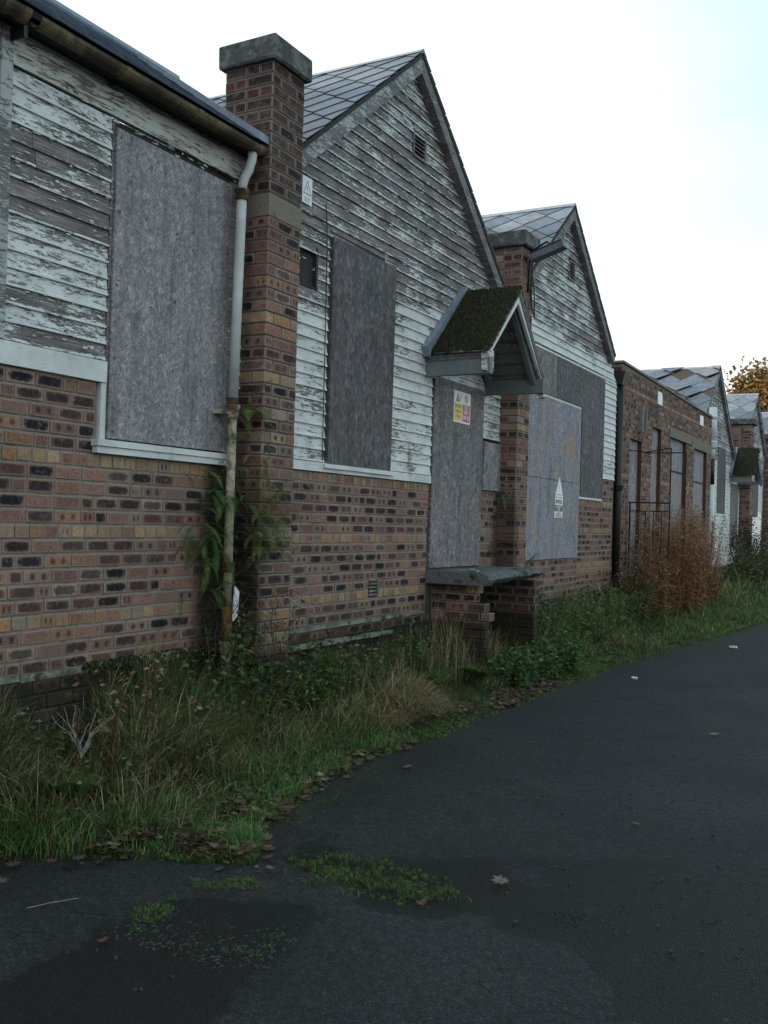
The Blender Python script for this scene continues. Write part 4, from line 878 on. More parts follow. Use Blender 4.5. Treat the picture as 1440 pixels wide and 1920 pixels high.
# ================================================================== SIGNS
W, K, YL, RD = (.74, .73, .76), (.015, .015, .017), (.68, .47, .03), (.42, .015, .03)
s = thing('warning_sign', (.03, 8.97, 2.73), 'white yellow and red DO NOT ENTER warning sign on the door board', 'sign')
flat(s, 'sign_panel', .0215, rect(8.775, 9.175, 2.545, 2.855), W, .004)
flat(s, 'yellow_panel', .0262, rect(8.795, 8.965, 2.565, 2.735), YL); flat(s, 'red_panel', .0262, rect(8.985, 9.155, 2.565, 2.735), RD)
for t, z in (('DANGER', 2.706), ('Hazard', 2.655), ('Area', 2.607)): lettering(s, t, .046, (.0278, 8.88, z), (.16, .10, .0), .92)
for t, z in (('DO', 2.705), ('NOT', 2.655), ('ENTER', 2.603)): lettering(s, t, .056, (.0278, 9.07, z), (.8, .7, .72), .9)
flat(s, 'triangle', .0262, [(8.825, 2.752), (8.915, 2.752), (8.870, 2.835)], K); flat(s, 'triangle_fill', .0277, [(8.838, 2.759), (8.902, 2.759), (8.870, 2.820)], YL); flat(s, 'hand_mark', .0292, [(8.862, 2.765), (8.878, 2.765), (8.876, 2.785), (8.864, 2.785)], K)
flat(s, 'figure_mark', .0262, [(8.928, 2.760), (8.940, 2.760), (8.945, 2.80), (8.940, 2.832), (8.932, 2.82)], (.25, .25, .3))
mb = MB(); n = 28; R1, R2 = .040, .033; cy, cz = 9.065, 2.795
V = [(.0275, cy+r*math.cos(2*math.pi*i/n), cz+r*math.sin(2*math.pi*i/n)) for r in (R1, R2) for i in range(n)]; mb.add(V, [(i, (i+1) % n, n+(i+1) % n, n+i) for i in range(n)], (*K, 1)); mb.prism([(.0272, cy-.027, cz+.019), (.0272, cy-.021, cz+.026), (.0272, cy+.027, cz-.019), (.0272, cy+.021, cz-.026)], (.001, 0, 0), (*K, 1)); mb.build('prohibition_mark', M_PRINT, s, (.027, cy, cz))
s = thing('warning_sign', (.03, 6.1, 3.98), 'small white sign with a black warning triangle high beside the near chimney', 'sign')
flat(s, 'sign_panel', .018, rect(6.035, 6.165, 3.885, 4.085), W, .004)
mb = MB(); o = [(6.045, 3.955), (6.155, 3.955), (6.10, 4.060)]; i_ = [(6.056, 3.962), (6.144, 3.962), (6.10, 4.046)]
mb.add([(.0228, *p) for p in o+i_], [(0, 1, 4, 3), (1, 2, 5, 4), (2, 0, 3, 5)], (.1, .1, .11, 1)); mb.build('triangle', M_PRINT, s, (.02, 6.1, 4))
lettering(s, '!', .075, (.0228, 6.10, 3.99), (.12, .12, .13), .8); lettering(s, 'DANGER', .022, (.0228, 6.10, 3.925), (.4, .45, .46), .9); lettering(s, 'KEEP OUT', .018, (.0228, 6.10, 3.905), (.4, .45, .46), .9)
s = thing('security_notice', (.03, 11.98, 1.88), 'tall pointed black and white PROFILE security notice on the doorway board', 'sign')
flat(s, 'sign_panel', .0235, [(11.835, 1.655), (12.135, 1.655), (12.15, 1.93), (12.0, 2.165), (11.85, 1.93)], W, .006)
flat(s, 'black_panel', .0300, rect(11.845, 12.13, 1.735, 1.815), K)
for t, z, sz, c, sx in (('PROFILE', 1.855, .066, K, 1.02), ('SECURITY', 1.79, .042, W, 1.1), ('SERVICES', 1.757, .032, W, .8), ('CALL US ON', 1.715, .028, (.3, .3, .3), 1.), ('01 32 12', 1.682, .050, K, 1.15)): lettering(s, t, sz, (.0322, 11.985, z), c, sx, bold=.0012)
for z in (1.905, 1.94): flat(s, 'stripe', .0300, rect(11.865, 12.125, z, z+.010), (.25, .25, .28))
lettering(s, '!', .13, (.0322, 12.0, 2.02), (.2, .2, .22), .5)
# ================================================================== FLOODLIGHT AND CABLES
fl_ = thing('floodlight', (.25, 10.1, 4.5), 'old grey floodlight on a curved arm below the second chimney cap', 'floodlight')
mb = MB(); mb.tube([(.225, 10.18, 4.1), (.235, 10.18, 4.35), (.25, 10.17, 4.50), (.31, 10.16, 4.56), (.40, 10.14, 4.60), (.45, 10.13, 4.615), (.475, 10.13, 4.59), (.47, 10.13, 4.55)], .012, 8); mb.build('arm', M_BLACK, fl_, (.22, 10.18, 4.2), smooth=True)
mb = MB(); c = Vector((.47, 10.12, 4.50)); d = Vector((.9, 0, .28)).normalized(); mb.obox(c, d, (0, 1, 0), d.cross(Vector((0, 1, 0))), .195, .07, .032); mb.obox(c+Vector((.0, 0, .05)), d, (0, 1, 0), d.cross(Vector((0, 1, 0))), .10, .05, .02); mb.build('lamp_housing', simple('lamp_housing_grey', (.10, .12, .15), .45), fl_, c)
mb = MB(); mb.obox(c-d.cross(Vector((0, 1, 0)))*-.045, d, (0, 1, 0), d.cross(Vector((0, 1, 0))), .185, .062, .012); mb.build('lamp_glass', M_BLACK, fl_, c)
def cable(pts, label, r=.006, mat=None):
    P = [Vector(p) for p in pts]; out = []
    for i in range(len(P)-1):
        for t in (0, .25, .5, .75): 
            p0, p1, p2, p3 = P[max(i-1, 0)], P[i], P[i+1], P[min(i+2, len(P)-1)]
            out.append(.5*((2*p1)+(-p0+p2)*t+(2*p0-5*p1+4*p2-p3)*t*t+(-p0+3*p1-3*p2+p3)*t*t*t))
    out.append(P[-1]); mb = MB(); mb.tube(out, r, 5); tag(mb.build('cable', mat or M_BLACK), label, 'cable')
cable([(.27, 10.2, 4.5), (.24, 10.22, 4.2), (.235, 10.26, 4.0), (.26, 10.31, 3.85), (.24, 10.36, 3.9), (.24, 10.34, 4.1), (.23, 10.3, 4.3)], 'looped black cable dangling under the floodlight', .007)
cable([(.018, 6.37, 3.96), (.022, 6.385, 3.8), (.022, 6.40, 3.5), (.022, 6.41, 2.6), (.02, 6.42, 2.0)], 'thin dark wire running down the boards left of the middle window', .004)
# ================================================================== RAILINGS
M_RAIL = simple('railing_iron', (.035, .018, .015), .8, 30, .5, .4, .2)
def railing(y, zt, zmid, label, x1=.66, bars=True, kink=None):
    r = thing('railing', (.33, y, .2), label, 'railing', 'rusty iron step railings')
    mb = MB(); mb.tube([(.0, y, zt)]+([kink] if kink else [])+[(x1, y, zt+(.02 if kink else 0))], .010, 6); mb.build('top_rail', M_RAIL, r, (0, y, zt)); mb = MB(); mb.tube([(x1, y, zt+.02), (x1, y, .15)], .011, 6); mb.build('post', M_RAIL, r, (x1, y, 1))
    if bars:
        mb = MB(); mb.tube([(.02, y, zmid), (x1, y, zmid)], .012, 6); mb.build('mid_rail', M_RAIL, r, (0, y, zmid)); mb = MB(); mb.tube([(.05, y, zmid), (.05, y, .2)], .014, 6); mb.build('post', M_RAIL, r, (.05, y, 1))
        for k in range(1, 5): mb = MB(); mb.tube([(.05+k*.122, y, zmid-.13 if k > 0 else zmid), (.05+k*.122, y, .2)], .008, 5); mb.build('bar', M_RAIL, r, (.05+k*.122, y, 1))
        mb = MB(); mb.tube([(.05, y, zmid-.13), (x1, y, zmid-.13)], .010, 6); mb.build('lower_rail', M_RAIL, r, (0, y, zmid-.13))
railing(15.32, 2.77, 1.95, 'nearer rusty iron railing with a tall frame beside the first boarded opening', kink=(.27, 15.32, 2.73))
railing(16.38, 2.80, 1.95, 'farther rusty iron railing in front of the second boarded opening', bars=False)
# ================================================================== VEGETATION
def visible_sel(P, keep): return P[rng.random(len(P)) < keep]
def blades(base, h, w, lean, cols, curl=1.0):
    """grass blades from arrays: base (n,3), h, w, lean (n,2)"""
    n = len(base); ph = rng.uniform(0, 2*np.pi, n); wx = np.cos(ph)*w/2; wy = np.sin(ph)*w/2; V = np.zeros((n, 7, 3), 'f')
    for i, t in enumerate((0, .4, .75)):
        cx = base[:, 0]+lean[:, 0]*t**1.9; cy = base[:, 1]+lean[:, 1]*t**1.9; L = np.hypot(lean[:, 0], lean[:, 1]); cz = base[:, 2]+h*(t-.35*curl*t*t*np.minimum(L/h, 1.6)); ww = (1-.5*t)
        V[:, 2*i] = np.c_[cx-wx*ww, cy-wy*ww, cz]; V[:, 2*i+1] = np.c_[cx+wx*ww, cy+wy*ww, cz]
    L = np.hypot(lean[:, 0], lean[:, 1]); V[:, 6] = np.c_[base[:, 0]+lean[:, 0], base[:, 1]+lean[:, 1], base[:, 2]+h*(1-.45*curl*np.minimum(L/h, 1.8))]
    F = np.array([(0, 1, 3), (0, 3, 2), (2, 3, 5), (2, 5, 4), (4, 5, 6)]); F = (F[None]+7*np.arange(n)[:, None, None]).reshape(-1, 3)
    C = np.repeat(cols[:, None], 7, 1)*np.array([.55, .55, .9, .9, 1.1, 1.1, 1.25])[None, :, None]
    return V.reshape(-1, 3), F, C.reshape(-1, 3)
GRN = np.array([(.038, .085, .022), (.055, .12, .028), (.030, .066, .024), (.075, .125, .030), (.034, .080, .034)])*1.25; DRY = np.array([(.17, .14, .085), (.13, .105, .06), (.22, .19, .13), (.09, .08, .04)])*1.6
OLV = np.array([(.085, .10, .036), (.11, .12, .045), (.065, .08, .03)])*1.15; RST = np.array([(.30, .11, .045), (.22, .09, .04), (.36, .16, .07), (.14, .07, .04), (.26, .15, .09), (.34, .20, .11)])*1.3
def pick(pal, n): return pal[rng.integers(0, len(pal), n)]*rng.uniform(.6, 1.3, (n, 1))
def mixpal(n, frac_dry, green=GRN, dry=DRY):
    m = rng.random(n) < frac_dry; return np.where(m[:, None], pick(dry, n), pick(green, n))
def scatter(n, y0, y1, f0, f1, dens=None, ns=2.2, th=-1):
    """points on the verge: f = fraction from wall (0) to the asphalt edge (1)"""
    y = rng.uniform(y0, y1, n); f = rng.uniform(f0, f1, n); x = np.array([verge_edge(b)*a for a, b in zip(f, y)]); keep = np.ones(n, bool)
    if th > -1: keep = np.array([mnoise.noise(Vector((a*ns, b*ns, 7))) > th for a, b in zip(x, y)])
    x, y = x[keep], y[keep]; return np.c_[x, y, [ground_h(a, b)-.01 for a, b in zip(x, y)]]
parts = []
def grass(n, y0, y1, f0, f1, h, spread, wd, dry, th=-1, green=GRN, bias=(0, 0), drypal=DRY):
    P = scatter(n, y0, y1, f0, f1, th=th); k = len(P); hh = rng.uniform(h[0], h[1], k)*rng.uniform(.5, 1, k)*np.array([.75+.9*mnoise.noise(Vector((p[0]*1.7, p[1]*1.7, 31))) for p in P]).clip(.35, 1.4)
    cl = np.array([mnoise.noise(Vector((p[0]*3, p[1]*3, 1))) for p in P]); ang = rng.uniform(0, 2*np.pi, k)+cl*3
    ln = hh*rng.uniform(.15, 1, k)*spread; L = np.c_[np.cos(ang)*ln+bias[0]*hh, np.sin(ang)*ln+bias[1]*hh]
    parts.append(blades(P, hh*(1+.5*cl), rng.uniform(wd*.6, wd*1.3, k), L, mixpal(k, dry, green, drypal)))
# near left: long arching tufts
grass(11000, 2.3, 6.2, .08, .80, (.16, .32), 1.15, .0055, .12, th=-.35, green=np.vstack([GRN*1.1, GRN, OLV]), bias=(.25, -.1))
grass(10000, 2.3, 6.2, .55, .98, (.06, .18), .9, .0045, .10, bias=(.1, 0), green=GRN*1.4)
grass(2500, 2.6, 6.0, .1, .7, (.25, .46), 1.0, .0045, .85, bias=(.2, 0))
grass(9000, 3.45, 3.95, .55, 1.0, (.03, .09), .8, .004, .02, green=GRN*1.35)
grass(9500, 2.2, 5.1, .0, .45, (.32, .60), .9, .005, .35, green=np.vstack([GRN*.8, OLV]), bias=(.25, 0))
grass(2600, 5.3, 8.3, .0, .25, (.15, .4), .9, .005, .5, bias=(.2, 0))
grass(8000, 1.5, 5.15, .0, .12, (.44, .68), .45, .005, .3, green=np.vstack([GRN*.7, OLV*.7]), bias=(.15, 0))
# middle
grass(8000, 6.0, 8.6, .02, .72, (.14, .36), 1.0, .0055, .22, th=-.2, green=np.vstack([GRN, OLV]), bias=(.15, 0))
grass(3000, 6.1, 7.3, .45, .75, (.25, .46), 1.25, .006, .80, bias=(.45, -.15), green=OLV)
grass(14000, 5.2, 9.5, .60, 1.0, (.02, .09), .8, .0045, .06, th=-.3, green=GRN*1.3)
grass(900, 6.2, 9.2, .1, .5, (.4, .75), .35, .004, 1.0)
grass(8000, 8.6, 12.5, .02, .70, (.10, .34), .9, .006, .30, green=np.vstack([GRN, OLV]))
grass(5500, 10.4, 11.5, .42, .62, (.18, .36), .7, .006, .02, green=GRN*1.25)
grass(22000, 9.0, 17, .50, 1.0, (.02, .09), .8, .006, .05, th=-.35, green=GRN*1.3)
grass(1800, 9.9, 13, .1, .5, (.4, .85), .3, .006, .85)
grass(14000, 12, 21, .02, .9, (.08, .30), .9, .010, .20, green=np.vstack([GRN, OLV, GRN]))
grass(12000, 15, 34, .3, 1.0, (.05, .16), .9, .014, .05, green=GRN*1.4)
grass(5000, 20, 34, .0, .5, (.2, .55), .6, .02, .4)
grass(3000, 22, 60, .2, 1.0, (.15, .3), .8, .04, .05, green=GRN*1.3)
def merge(ps):
    V = []; F = []; C = []; o = 0
    for v, f, c in ps: V.append(v); F.append(f+o); C.append(c); o += len(v)
    return np.concatenate(V), np.concatenate(F), np.concatenate(C)
me = tri_mesh('verge_grass', *merge(parts)); tag(link('verge_grass', me, M_PLANT), 'long green and straw coloured grass along the foot of the wall', 'grass', kind='stuff')
# small tufts in the asphalt joints
parts = []
def tuft_patch(poly, n, h=(.008, .034)):
    xs_ = [p[0] for p in poly]; ys__ = [p[1] for p in poly]; P = []
    while len(P) < n:
        x, y = random.uniform(min(xs_), max(xs_)), random.uniform(min(ys__), max(ys__))
        if inpoly(x, y, poly) and mnoise.noise(Vector((x*9, y*9, 5))) > -.05: P.append((x, y, -.008))
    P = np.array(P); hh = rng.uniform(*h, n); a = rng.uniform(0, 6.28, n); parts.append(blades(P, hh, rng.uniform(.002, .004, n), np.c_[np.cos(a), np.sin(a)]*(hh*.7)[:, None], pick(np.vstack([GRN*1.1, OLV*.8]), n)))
for i, n in ((0, 1300), (1, 900), (2, 1500), (3, 1200)): tuft_patch(MOSSP[i], n)
tuft_patch([(1.6, 3.6), (2.1, 3.9), (2.6, 3.8), (2.0, 3.5)], 350, (.02, .05)); tuft_patch([(1.7, 2.7), (2.05, 3.1), (2.1, 2.9)], 250, (.01, .03))
me = tri_mesh('joint_grass', *merge(parts)); tag(link('joint_grass', me, M_PLANT), 'low grass and moss tufts in the cracks of the asphalt', 'grass', kind='stuff')
# leafy weeds: clusters of small folded leaves on stems
def leaves(P, size, cols, up=.4, asp=.5):
    n = len(P); d = rng.normal(size=(n, 3)); d[:, 2] = d[:, 2]*.5-.1; d /= np.linalg.norm(d, axis=1)[:, None]; r = rng.normal(size=(n, 3)); r[:, 2] += up*3; s = np.cross(d, r); s /= np.linalg.norm(s, axis=1)[:, None]; nn = np.cross(s, d)
    L = (size*rng.uniform(.6, 1.3, n))[:, None]; V = np.stack([P, P+d*L*.5+s*L*asp*.5+nn*L*.12, P+d*L, P+d*L*.5-s*L*asp*.5+nn*L*.12], 1)
    F = (np.array([(0, 1, 2), (0, 2, 3)])[None]+4*np.arange(n)[:, None, None]).reshape(-1, 3); return V.reshape(-1, 3), F, np.repeat(cols*rng.uniform(.7, 1.3, (n, 1)), 4, 0)
def stems(B, T, r, cols):
    n = len(B); a = rng.uniform(0, 6.28, n); o = np.c_[np.cos(a), np.sin(a), np.zeros(n)]*r; V = np.stack([B-o, B+o, T], 1); F = np.arange(3*n).reshape(-1, 3); o2 = np.c_[-np.sin(a), np.cos(a), np.zeros(n)]*r
    V2 = np.stack([B-o2, B+o2, T], 1); return np.concatenate([V.reshape(-1, 3), V2.reshape(-1, 3)]), np.concatenate([F, F+3*n]), np.concatenate([np.repeat(cols, 3, 0)]*2)
def weeds(n, y0, y1, f0, f1, h, per, size, pal, stempal=OLV, th=-1, droop=.1, taper=.6):
    P = scatter(n, y0, y1, f0, f1, th=th); n = len(P); hh = rng.uniform(*h, n); T = P+np.c_[rng.normal(0, .12, n)*hh+.12*hh, rng.normal(0, .12, n)*hh, hh]
    out = [stems(P, T, .004, pick(stempal, n))]; t = rng.uniform(.15, 1, (n, per)); Q = P[:, None]+(T-P)[:, None]*t[..., None]; Q = Q+rng.normal(0, .02, Q.shape)*(1.2-t[..., None]*taper); Q = Q.reshape(-1, 3)
    out.append(leaves(Q, np.full(len(Q), size), pick(pal, len(Q)))); return out
NET = np.array([(.034, .075, .028), (.048, .10, .030), (.065, .085, .03), (.030, .060, .034)])*1.4; YEL = np.array([(.10, .12, .03), (.16, .13, .03)])
parts = weeds(200, 4.4, 8.3, .02, .35, (.15, .48), 22, .045, NET)+weeds(90, 5.3, 6.6, .03, .4, (.15, .45), 18, .04, np.vstack([NET, YEL]))+weeds(220, 8.4, 10.0, .55, .85, (.12, .34), 24, .05, NET)+weeds(220, 9.95, 14.3, .03, .42, (.25, .6), 30, .05, np.vstack([NET, OLV, NET*1.2]))+weeds(120, 10, 13, .3, .6, (.3, .6), 26, .05, np.vstack([NET*1.3, YEL*.6]))+weeds(90, 2.5, 4.4, .05, .5, (.2, .5), 16, .035, np.vstack([NET, DRY*.5]))
parts += weeds(110, 13.6, 15.4, .05, .45, (.3, .8), 24, .05, np.vstack([NET*.8, DRY*.4]))+weeds(160, 22.5, 30, .1, .5, (.3, 1.1), 30, .09, np.vstack([NET*.8, DRY*.4]))
me = tri_mesh('nettles', *merge(parts)); tag(link('nettles', me, M_PLANT), 'dark leafy nettles and weeds crowding the base of the wall', 'weeds', kind='stuff')
# ground leaves (low broad) over verge
P = scatter(9000, 3.2, 12, .3, .97, th=-.1); P[:, 2] += .02
me = tri_mesh('ground_cover', *leaves(P, np.full(len(P), .028), pick(np.vstack([GRN, OLV*.7]), len(P)), up=1.)); tag(link('ground_cover', me, M_PLANT), 'low clover and moss covering the edge of the verge', 'ground cover', kind='stuff')
# rust willowherb
def willow(name, n, y0, y1, x0, x1, h, label, per=60, pal=RST, size=.07):
    y = rng.uniform(y0, y1, n); x = rng.uniform(x0, x1, n); cc = rng.uniform(0, 1, (max(2, n//14), 2)); ci = rng.integers(0, len(cc), n); tk = rng.random(n) < .75; x = np.where(tk, x0+(x1-x0)*cc[ci, 0]+rng.normal(0, .05, n), x); y = np.where(tk, y0+(y1-y0)*cc[ci, 1]+rng.normal(0, .07, n), y); P = np.c_[x, y, [ground_h(a, b) for a, b in zip(x, y)]]; hh = rng.uniform(*h, n); T = P+np.c_[rng.normal(.05, .08, n)*hh, rng.normal(-.03, .12, n)*hh, hh]
    out = [stems(P, T, .006, pick(np.array([(.11, .07, .045), (.07, .05, .035)]), n))]; t = rng.uniform(.12, 1, (n, per)); Q = (P[:, None]+(T-P)[:, None]*t[..., None]).reshape(-1, 3)
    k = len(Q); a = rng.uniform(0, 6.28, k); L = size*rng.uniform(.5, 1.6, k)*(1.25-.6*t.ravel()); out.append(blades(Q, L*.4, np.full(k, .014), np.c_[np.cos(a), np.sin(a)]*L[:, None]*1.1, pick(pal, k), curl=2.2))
    fl = t.ravel() > .8; Q2 = Q[fl]; k = len(Q2); out.append(leaves(Q2+rng.normal(0, .025, Q2.shape), np.full(k, .038), pick(np.array([(.30, .25, .20), (.22, .14, .09)]), k)))
    me = tri_mesh(name, *merge(out)); tag(link(name, me, M_LITTER), label, 'plants', kind='stuff')
willow('willowherb', 560, 15.0, 19.2, .1, .78, (.8, 1.75), 'tall rust brown willowherb gone to seed before the brick block')
willow('willowherb', 30, 14.6, 15.2, .3, .7, (.5, 1.0), 'orange tinted willowherb stems at the near end of the clump', pal=RST*1.25)
willow('willowherb', 40, 13.4, 15.2, .1, .5, (.6, 1.25), 'olive and brown seeded weeds under the second gable', pal=np.vstack([OLV, RST*.5]))
willow('willowherb', 8, 3.5, 4.0, .35, .6, (.45, .7), 'sparse reddish dead stems leaning before the left wall', per=26, size=.04, pal=RST*.5)
# ferns
def fern(loc, fr, L, label, drp=.6, jit_=0.0, pal=np.array([(.07, .14, .035), (.10, .17, .045), (.05, .10, .03)]), aim=None):
    t = thing('fern', loc, label, 'fern', 'ferns rooted in the brickwork')
    for k in range(fr):
        a = random.uniform(-1.9, 1.9) if aim is None else aim[k % len(aim)][0]; el = random.uniform(-.5, 1.2) if aim is None else aim[k % len(aim)][1]; ln = L*random.uniform(.6, 1.1); d = Vector((math.cos(a)*math.cos(el), math.sin(a)*math.cos(el), math.sin(el))); p = Vector(loc)+Vector((random.uniform(-.03, .05), random.gauss(0, .38*jit_), random.gauss(0, .5*jit_))); V = []; F = []; C = []; n = 22; c = pal[random.randrange(len(pal))]*random.uniform(.7, 1.2)
        for i in range(n):
            u = i/n; q = p+d*ln/n; d = (d+Vector((0, 0, -drp*.11))).normalized(); sd = d.cross(Vector((0, 0, 1))).normalized(); wl_ = ln*.16*math.sin(math.pi*min(u*.9+.12, 1))**.8
            b = len(V); V += [p-sd*.002, p+sd*.002, q]; F.append((b, b+1, b+2)); C += [c*.6]*3
            for s in (-1, 1):
                tip = p+sd*s*wl_+d*wl_*.35+Vector((0, 0, -.1*wl_)); b = len(V); V += [p, p+d*ln/n*.62, tip]; F.append((b, b+1, b+2)); C += [c*random.uniform(.6, 1.1), c, c*1.2]
            p = q
        me = tri_mesh('frond', np.array([tuple(v) for v in V]), F, np.array(C)); me.materials.append(M_PLANT); link('frond', me, None, t, (0, 0, 0))
    return t
fern((.10, 5.30, 2.22), 9, .34, 'green fern sprouting high beside the rusty pipe joint', jit_=.04, aim=[(.2, .2), (-.2, .9), (.1, 1.2), (-.5, .5), (.5, -.1), (0, .6), (-.9, .4), (.3, .5), (-.2, -.4)])
fern((.08, 5.10, 1.66), 85, .22, 'large clump of ferns hanging left of the near drainpipe', .7, .42); fern((.24, 5.40, 1.55), 100, .20, 'yellowing ferns spreading over the corner of the near chimney', .7, .42, pal=np.array([(.15, .18, .05), (.20, .18, .06), (.09, .15, .045)]))
fern((.06, 5.02, 1.35), 24, .25, 'drooping ferns low on the left wall beside the pipe', 1.2, .2); fern((.1, 5.02, 1.08), 8, .18, 'small bright green tuft at the wall left of the pipe foot', .5)
fern((.06, 10.0, 1.88), 10, .2, 'small fern in the dark corner under the porch', 1.0); fern((.05, 9.6, 1.2), 8, .26, 'thin grassy fern growing in the corner of the doorstep', .2, pal=OLV); fern((.16, 10.42, 1.1), 14, .26, 'bright grass tuft growing beside the second chimney foot', .3)
# dead root tangle at the pipe foot
mb = MB()
for _ in range(150):
    p = Vector((random.uniform(.05, .30), random.uniform(4.95, 5.75), random.uniform(.45, 1.15))); pts = [p]; d = Vector((random.uniform(0, .6), random.uniform(-.5, 1.), random.uniform(-.9, .3))).normalized()
    for _ in range(6): d = (d+Vector((random.uniform(-.5, .5), random.uniform(-.5, .5), random.uniform(-.6, .3)))).normalized(); p = p+d*.045; pts.append(p)
    mb.tube(pts, .0022, 3, cap=False)
tag(mb.build('dead_creeper', simple('dead_creeper', (.06, .045, .035), .9)), 'tangle of dead brown creeper around the foot of the near drainpipe', 'creeper', kind='stuff')
fw = weeds(60, 4.95, 5.7, .05, .3, (.3, .85), 20, .04, np.vstack([NET, YEL*.7])); me = tri_mesh('ivy', *merge(fw)); tag(link('ivy', me, M_PLANT), 'yellow green leafy shoots around the base of the near drainpipe', 'plants', kind='stuff')
# dock leaves
def dock(loc, label, n=7, L=.22):
    t = thing('dock_plant', loc, label, 'plant', 'broad leaved docks in the verge')
    for k in range(n):
        a = random.uniform(0, 6.28); ln = L*random.uniform(.7, 1.2); V = []; C = []; c = np.array((.06, .105, .03))*random.uniform(.6, 1.3)
        for i in range(6):
            u = i/5; w_ = .28*ln*math.sin(math.pi*min(.95*u+.05, 1))**.7+.004; r = u*ln; z = loc[2]+.03+math.sin(u*1.9)*ln*.55; cx, cy = loc[0]+math.cos(a)*r, loc[1]+math.sin(a)*r; sx_, sy_ = -math.sin(a)*w_, math.cos(a)*w_
            V += [(cx-sx_, cy-sy_, z+.012), (cx, cy, z-.004), (cx+sx_, cy+sy_, z+.012)]; C += [c, c*1.2, c]
        F = []
        for i in range(5):
            for q in range(2): b = i*3+q; F += [(b, b+1, b+4), (b, b+4, b+3)]
        me = tri_mesh('leaf', V, F, C); me.materials.append(M_PLANT); link('leaf', me, None, t)
dock((.62, 8.25, ground_h(.62, 8.25)), 'broad pale green dock in front of the doorstep leg'); dock((.72, 8.9, ground_h(.72, 8.9)), 'broad dock leaning right of the doorstep leg', 8, .26); dock((.55, 3.45, ground_h(.55, 3.45)), 'dark dock leaves among the leaf litter at lower left', 6, .2); dock((.5, 7.6, ground_h(.5, 7.6)), 'small dock in the rough grass below the middle window', 6, .18)
# moss cushions along verge edge and ledge
V = []; F = []; C = []
def cushion(x, y, z, r, c):
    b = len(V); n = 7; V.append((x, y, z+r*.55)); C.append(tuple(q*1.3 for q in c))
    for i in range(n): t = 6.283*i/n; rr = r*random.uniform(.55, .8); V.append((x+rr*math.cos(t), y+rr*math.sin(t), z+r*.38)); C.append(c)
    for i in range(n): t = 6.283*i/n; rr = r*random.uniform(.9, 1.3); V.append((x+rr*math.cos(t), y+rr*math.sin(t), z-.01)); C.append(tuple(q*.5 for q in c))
    for i in range(n): j = (i+1) % n; F.append((b, b+1+i, b+1+j)); F.extend([(b+1+i, b+8+i, b+8+j), (b+1+i, b+8+j, b+1+j)])
for _ in range(2600):
    y = random.uniform(3.6, 17); x = verge_edge(y)-abs(random.gauss(0, .10))+.03
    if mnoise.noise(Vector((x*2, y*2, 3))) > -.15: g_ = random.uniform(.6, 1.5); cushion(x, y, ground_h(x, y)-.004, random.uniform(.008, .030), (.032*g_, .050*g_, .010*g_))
for _ in range(500): y = random.uniform(4.0, 5.2); g_ = random.uniform(.5, 1.4); cushion(random.uniform(0, .06), y, random.uniform(.66, .715), random.uniform(.006, .018), (.030*g_, .040*g_, .010*g_))
for P_ in MOSSP[:4]:
    for _ in range(420):
        x, y = random.uniform(min(q[0] for q in P_)-.05, max(q[0] for q in P_)+.05), random.uniform(min(q[1] for q in P_)-.05, max(q[1] for q in P_)+.05)
        if soft(x, y, P_, .06) > .1 and mnoise.noise(Vector((x*8, y*8, 2))) > -.1: g_ = random.uniform(.4, 1.4); cushion(x, y, -.012, random.uniform(.006, .022), (.030*g_, .050*g_, .010*g_))
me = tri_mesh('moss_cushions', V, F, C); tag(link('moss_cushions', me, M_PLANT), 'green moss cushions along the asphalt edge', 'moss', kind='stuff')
V = []; F = []; C = []
for _ in range(1500):
    x, y = random.uniform(1.4, 2.15), random.uniform(2.72, 3.42)
    if inpoly(x, y, DARK): g_ = random.uniform(.5, 1.3); cushion(x, y, -.006, random.uniform(.006, .015), (.018*g_, .020*g_, .018*g_))
me = tri_mesh('exposed_cobble', V, F, C); tag(link('exposed_cobble', me, M_PRINT), 'small rounded stones bedded in the dark broken patch of asphalt', 'stones', kind='stuff')
# fallen leaves
LEAF = [(0, -.5), (.12, -.2), (.42, -.34), (.33, -.08), (.5, .12), (.22, .16), (.24, .42), (.08, .3), (0, .55), (-.08, .3), (-.24, .42), (-.22, .16), (-.5, .12), (-.33, -.08), (-.42, -.34), (-.12, -.2)]
LC = [(.12, .085, .065), (.15, .115, .09), (.085, .055, .042), (.20, .165, .135), (.06, .045, .035), (.15, .08, .055)]
def leaf_geo(x, y, z, s, c, tilt=.35):
    a = random.uniform(0, 6.28); tx, ty = random.uniform(-tilt, tilt), random.uniform(-tilt, tilt); cu = random.uniform(.0, .6); b = len(V); V.append((x, y, z+.004)); C.append(c)
    for u, v in LEAF:
        px, py = u*s, v*s; r = math.hypot(u, v); X_, Y_ = px*math.cos(a)-py*math.sin(a), px*math.sin(a)+py*math.cos(a); V.append((x+X_, y+Y_, z+.004+max(-.003, X_*tx+Y_*ty)+cu*s*r*r*random.uniform(.3, 1))); C.append(tuple(np.array(c)*random.uniform(.8, 1.2)))
    n = len(LEAF)
    for i in range(n): F.append((b, b+1+i, b+1+(i+1) % n))
V = []; F = []; C = []
for _ in range(2100):
    y = random.uniform(2.5, 3.75); x = verge_edge(y)-random.gauss(.16, .2)
    if mnoise.noise(Vector((x*4, y*4, 21))) < -.12 or (x > verge_edge(y)+.0 and random.random() < .72): continue
    leaf_geo(x, y, ground_h(x, y)+random.uniform(0, .05), random.uniform(.015, .055)*random.uniform(.8, 1.3), tuple(np.array(random.choice(LC))*random.uniform(.5, 1.15)))
for _ in range(420): y = random.uniform(3.7, 6.2); x = verge_edge(y)-random.uniform(-.05, .3); leaf_geo(x, y, ground_h(x, y)+random.uniform(0, .03), random.uniform(.03, .07), random.choice(LC))
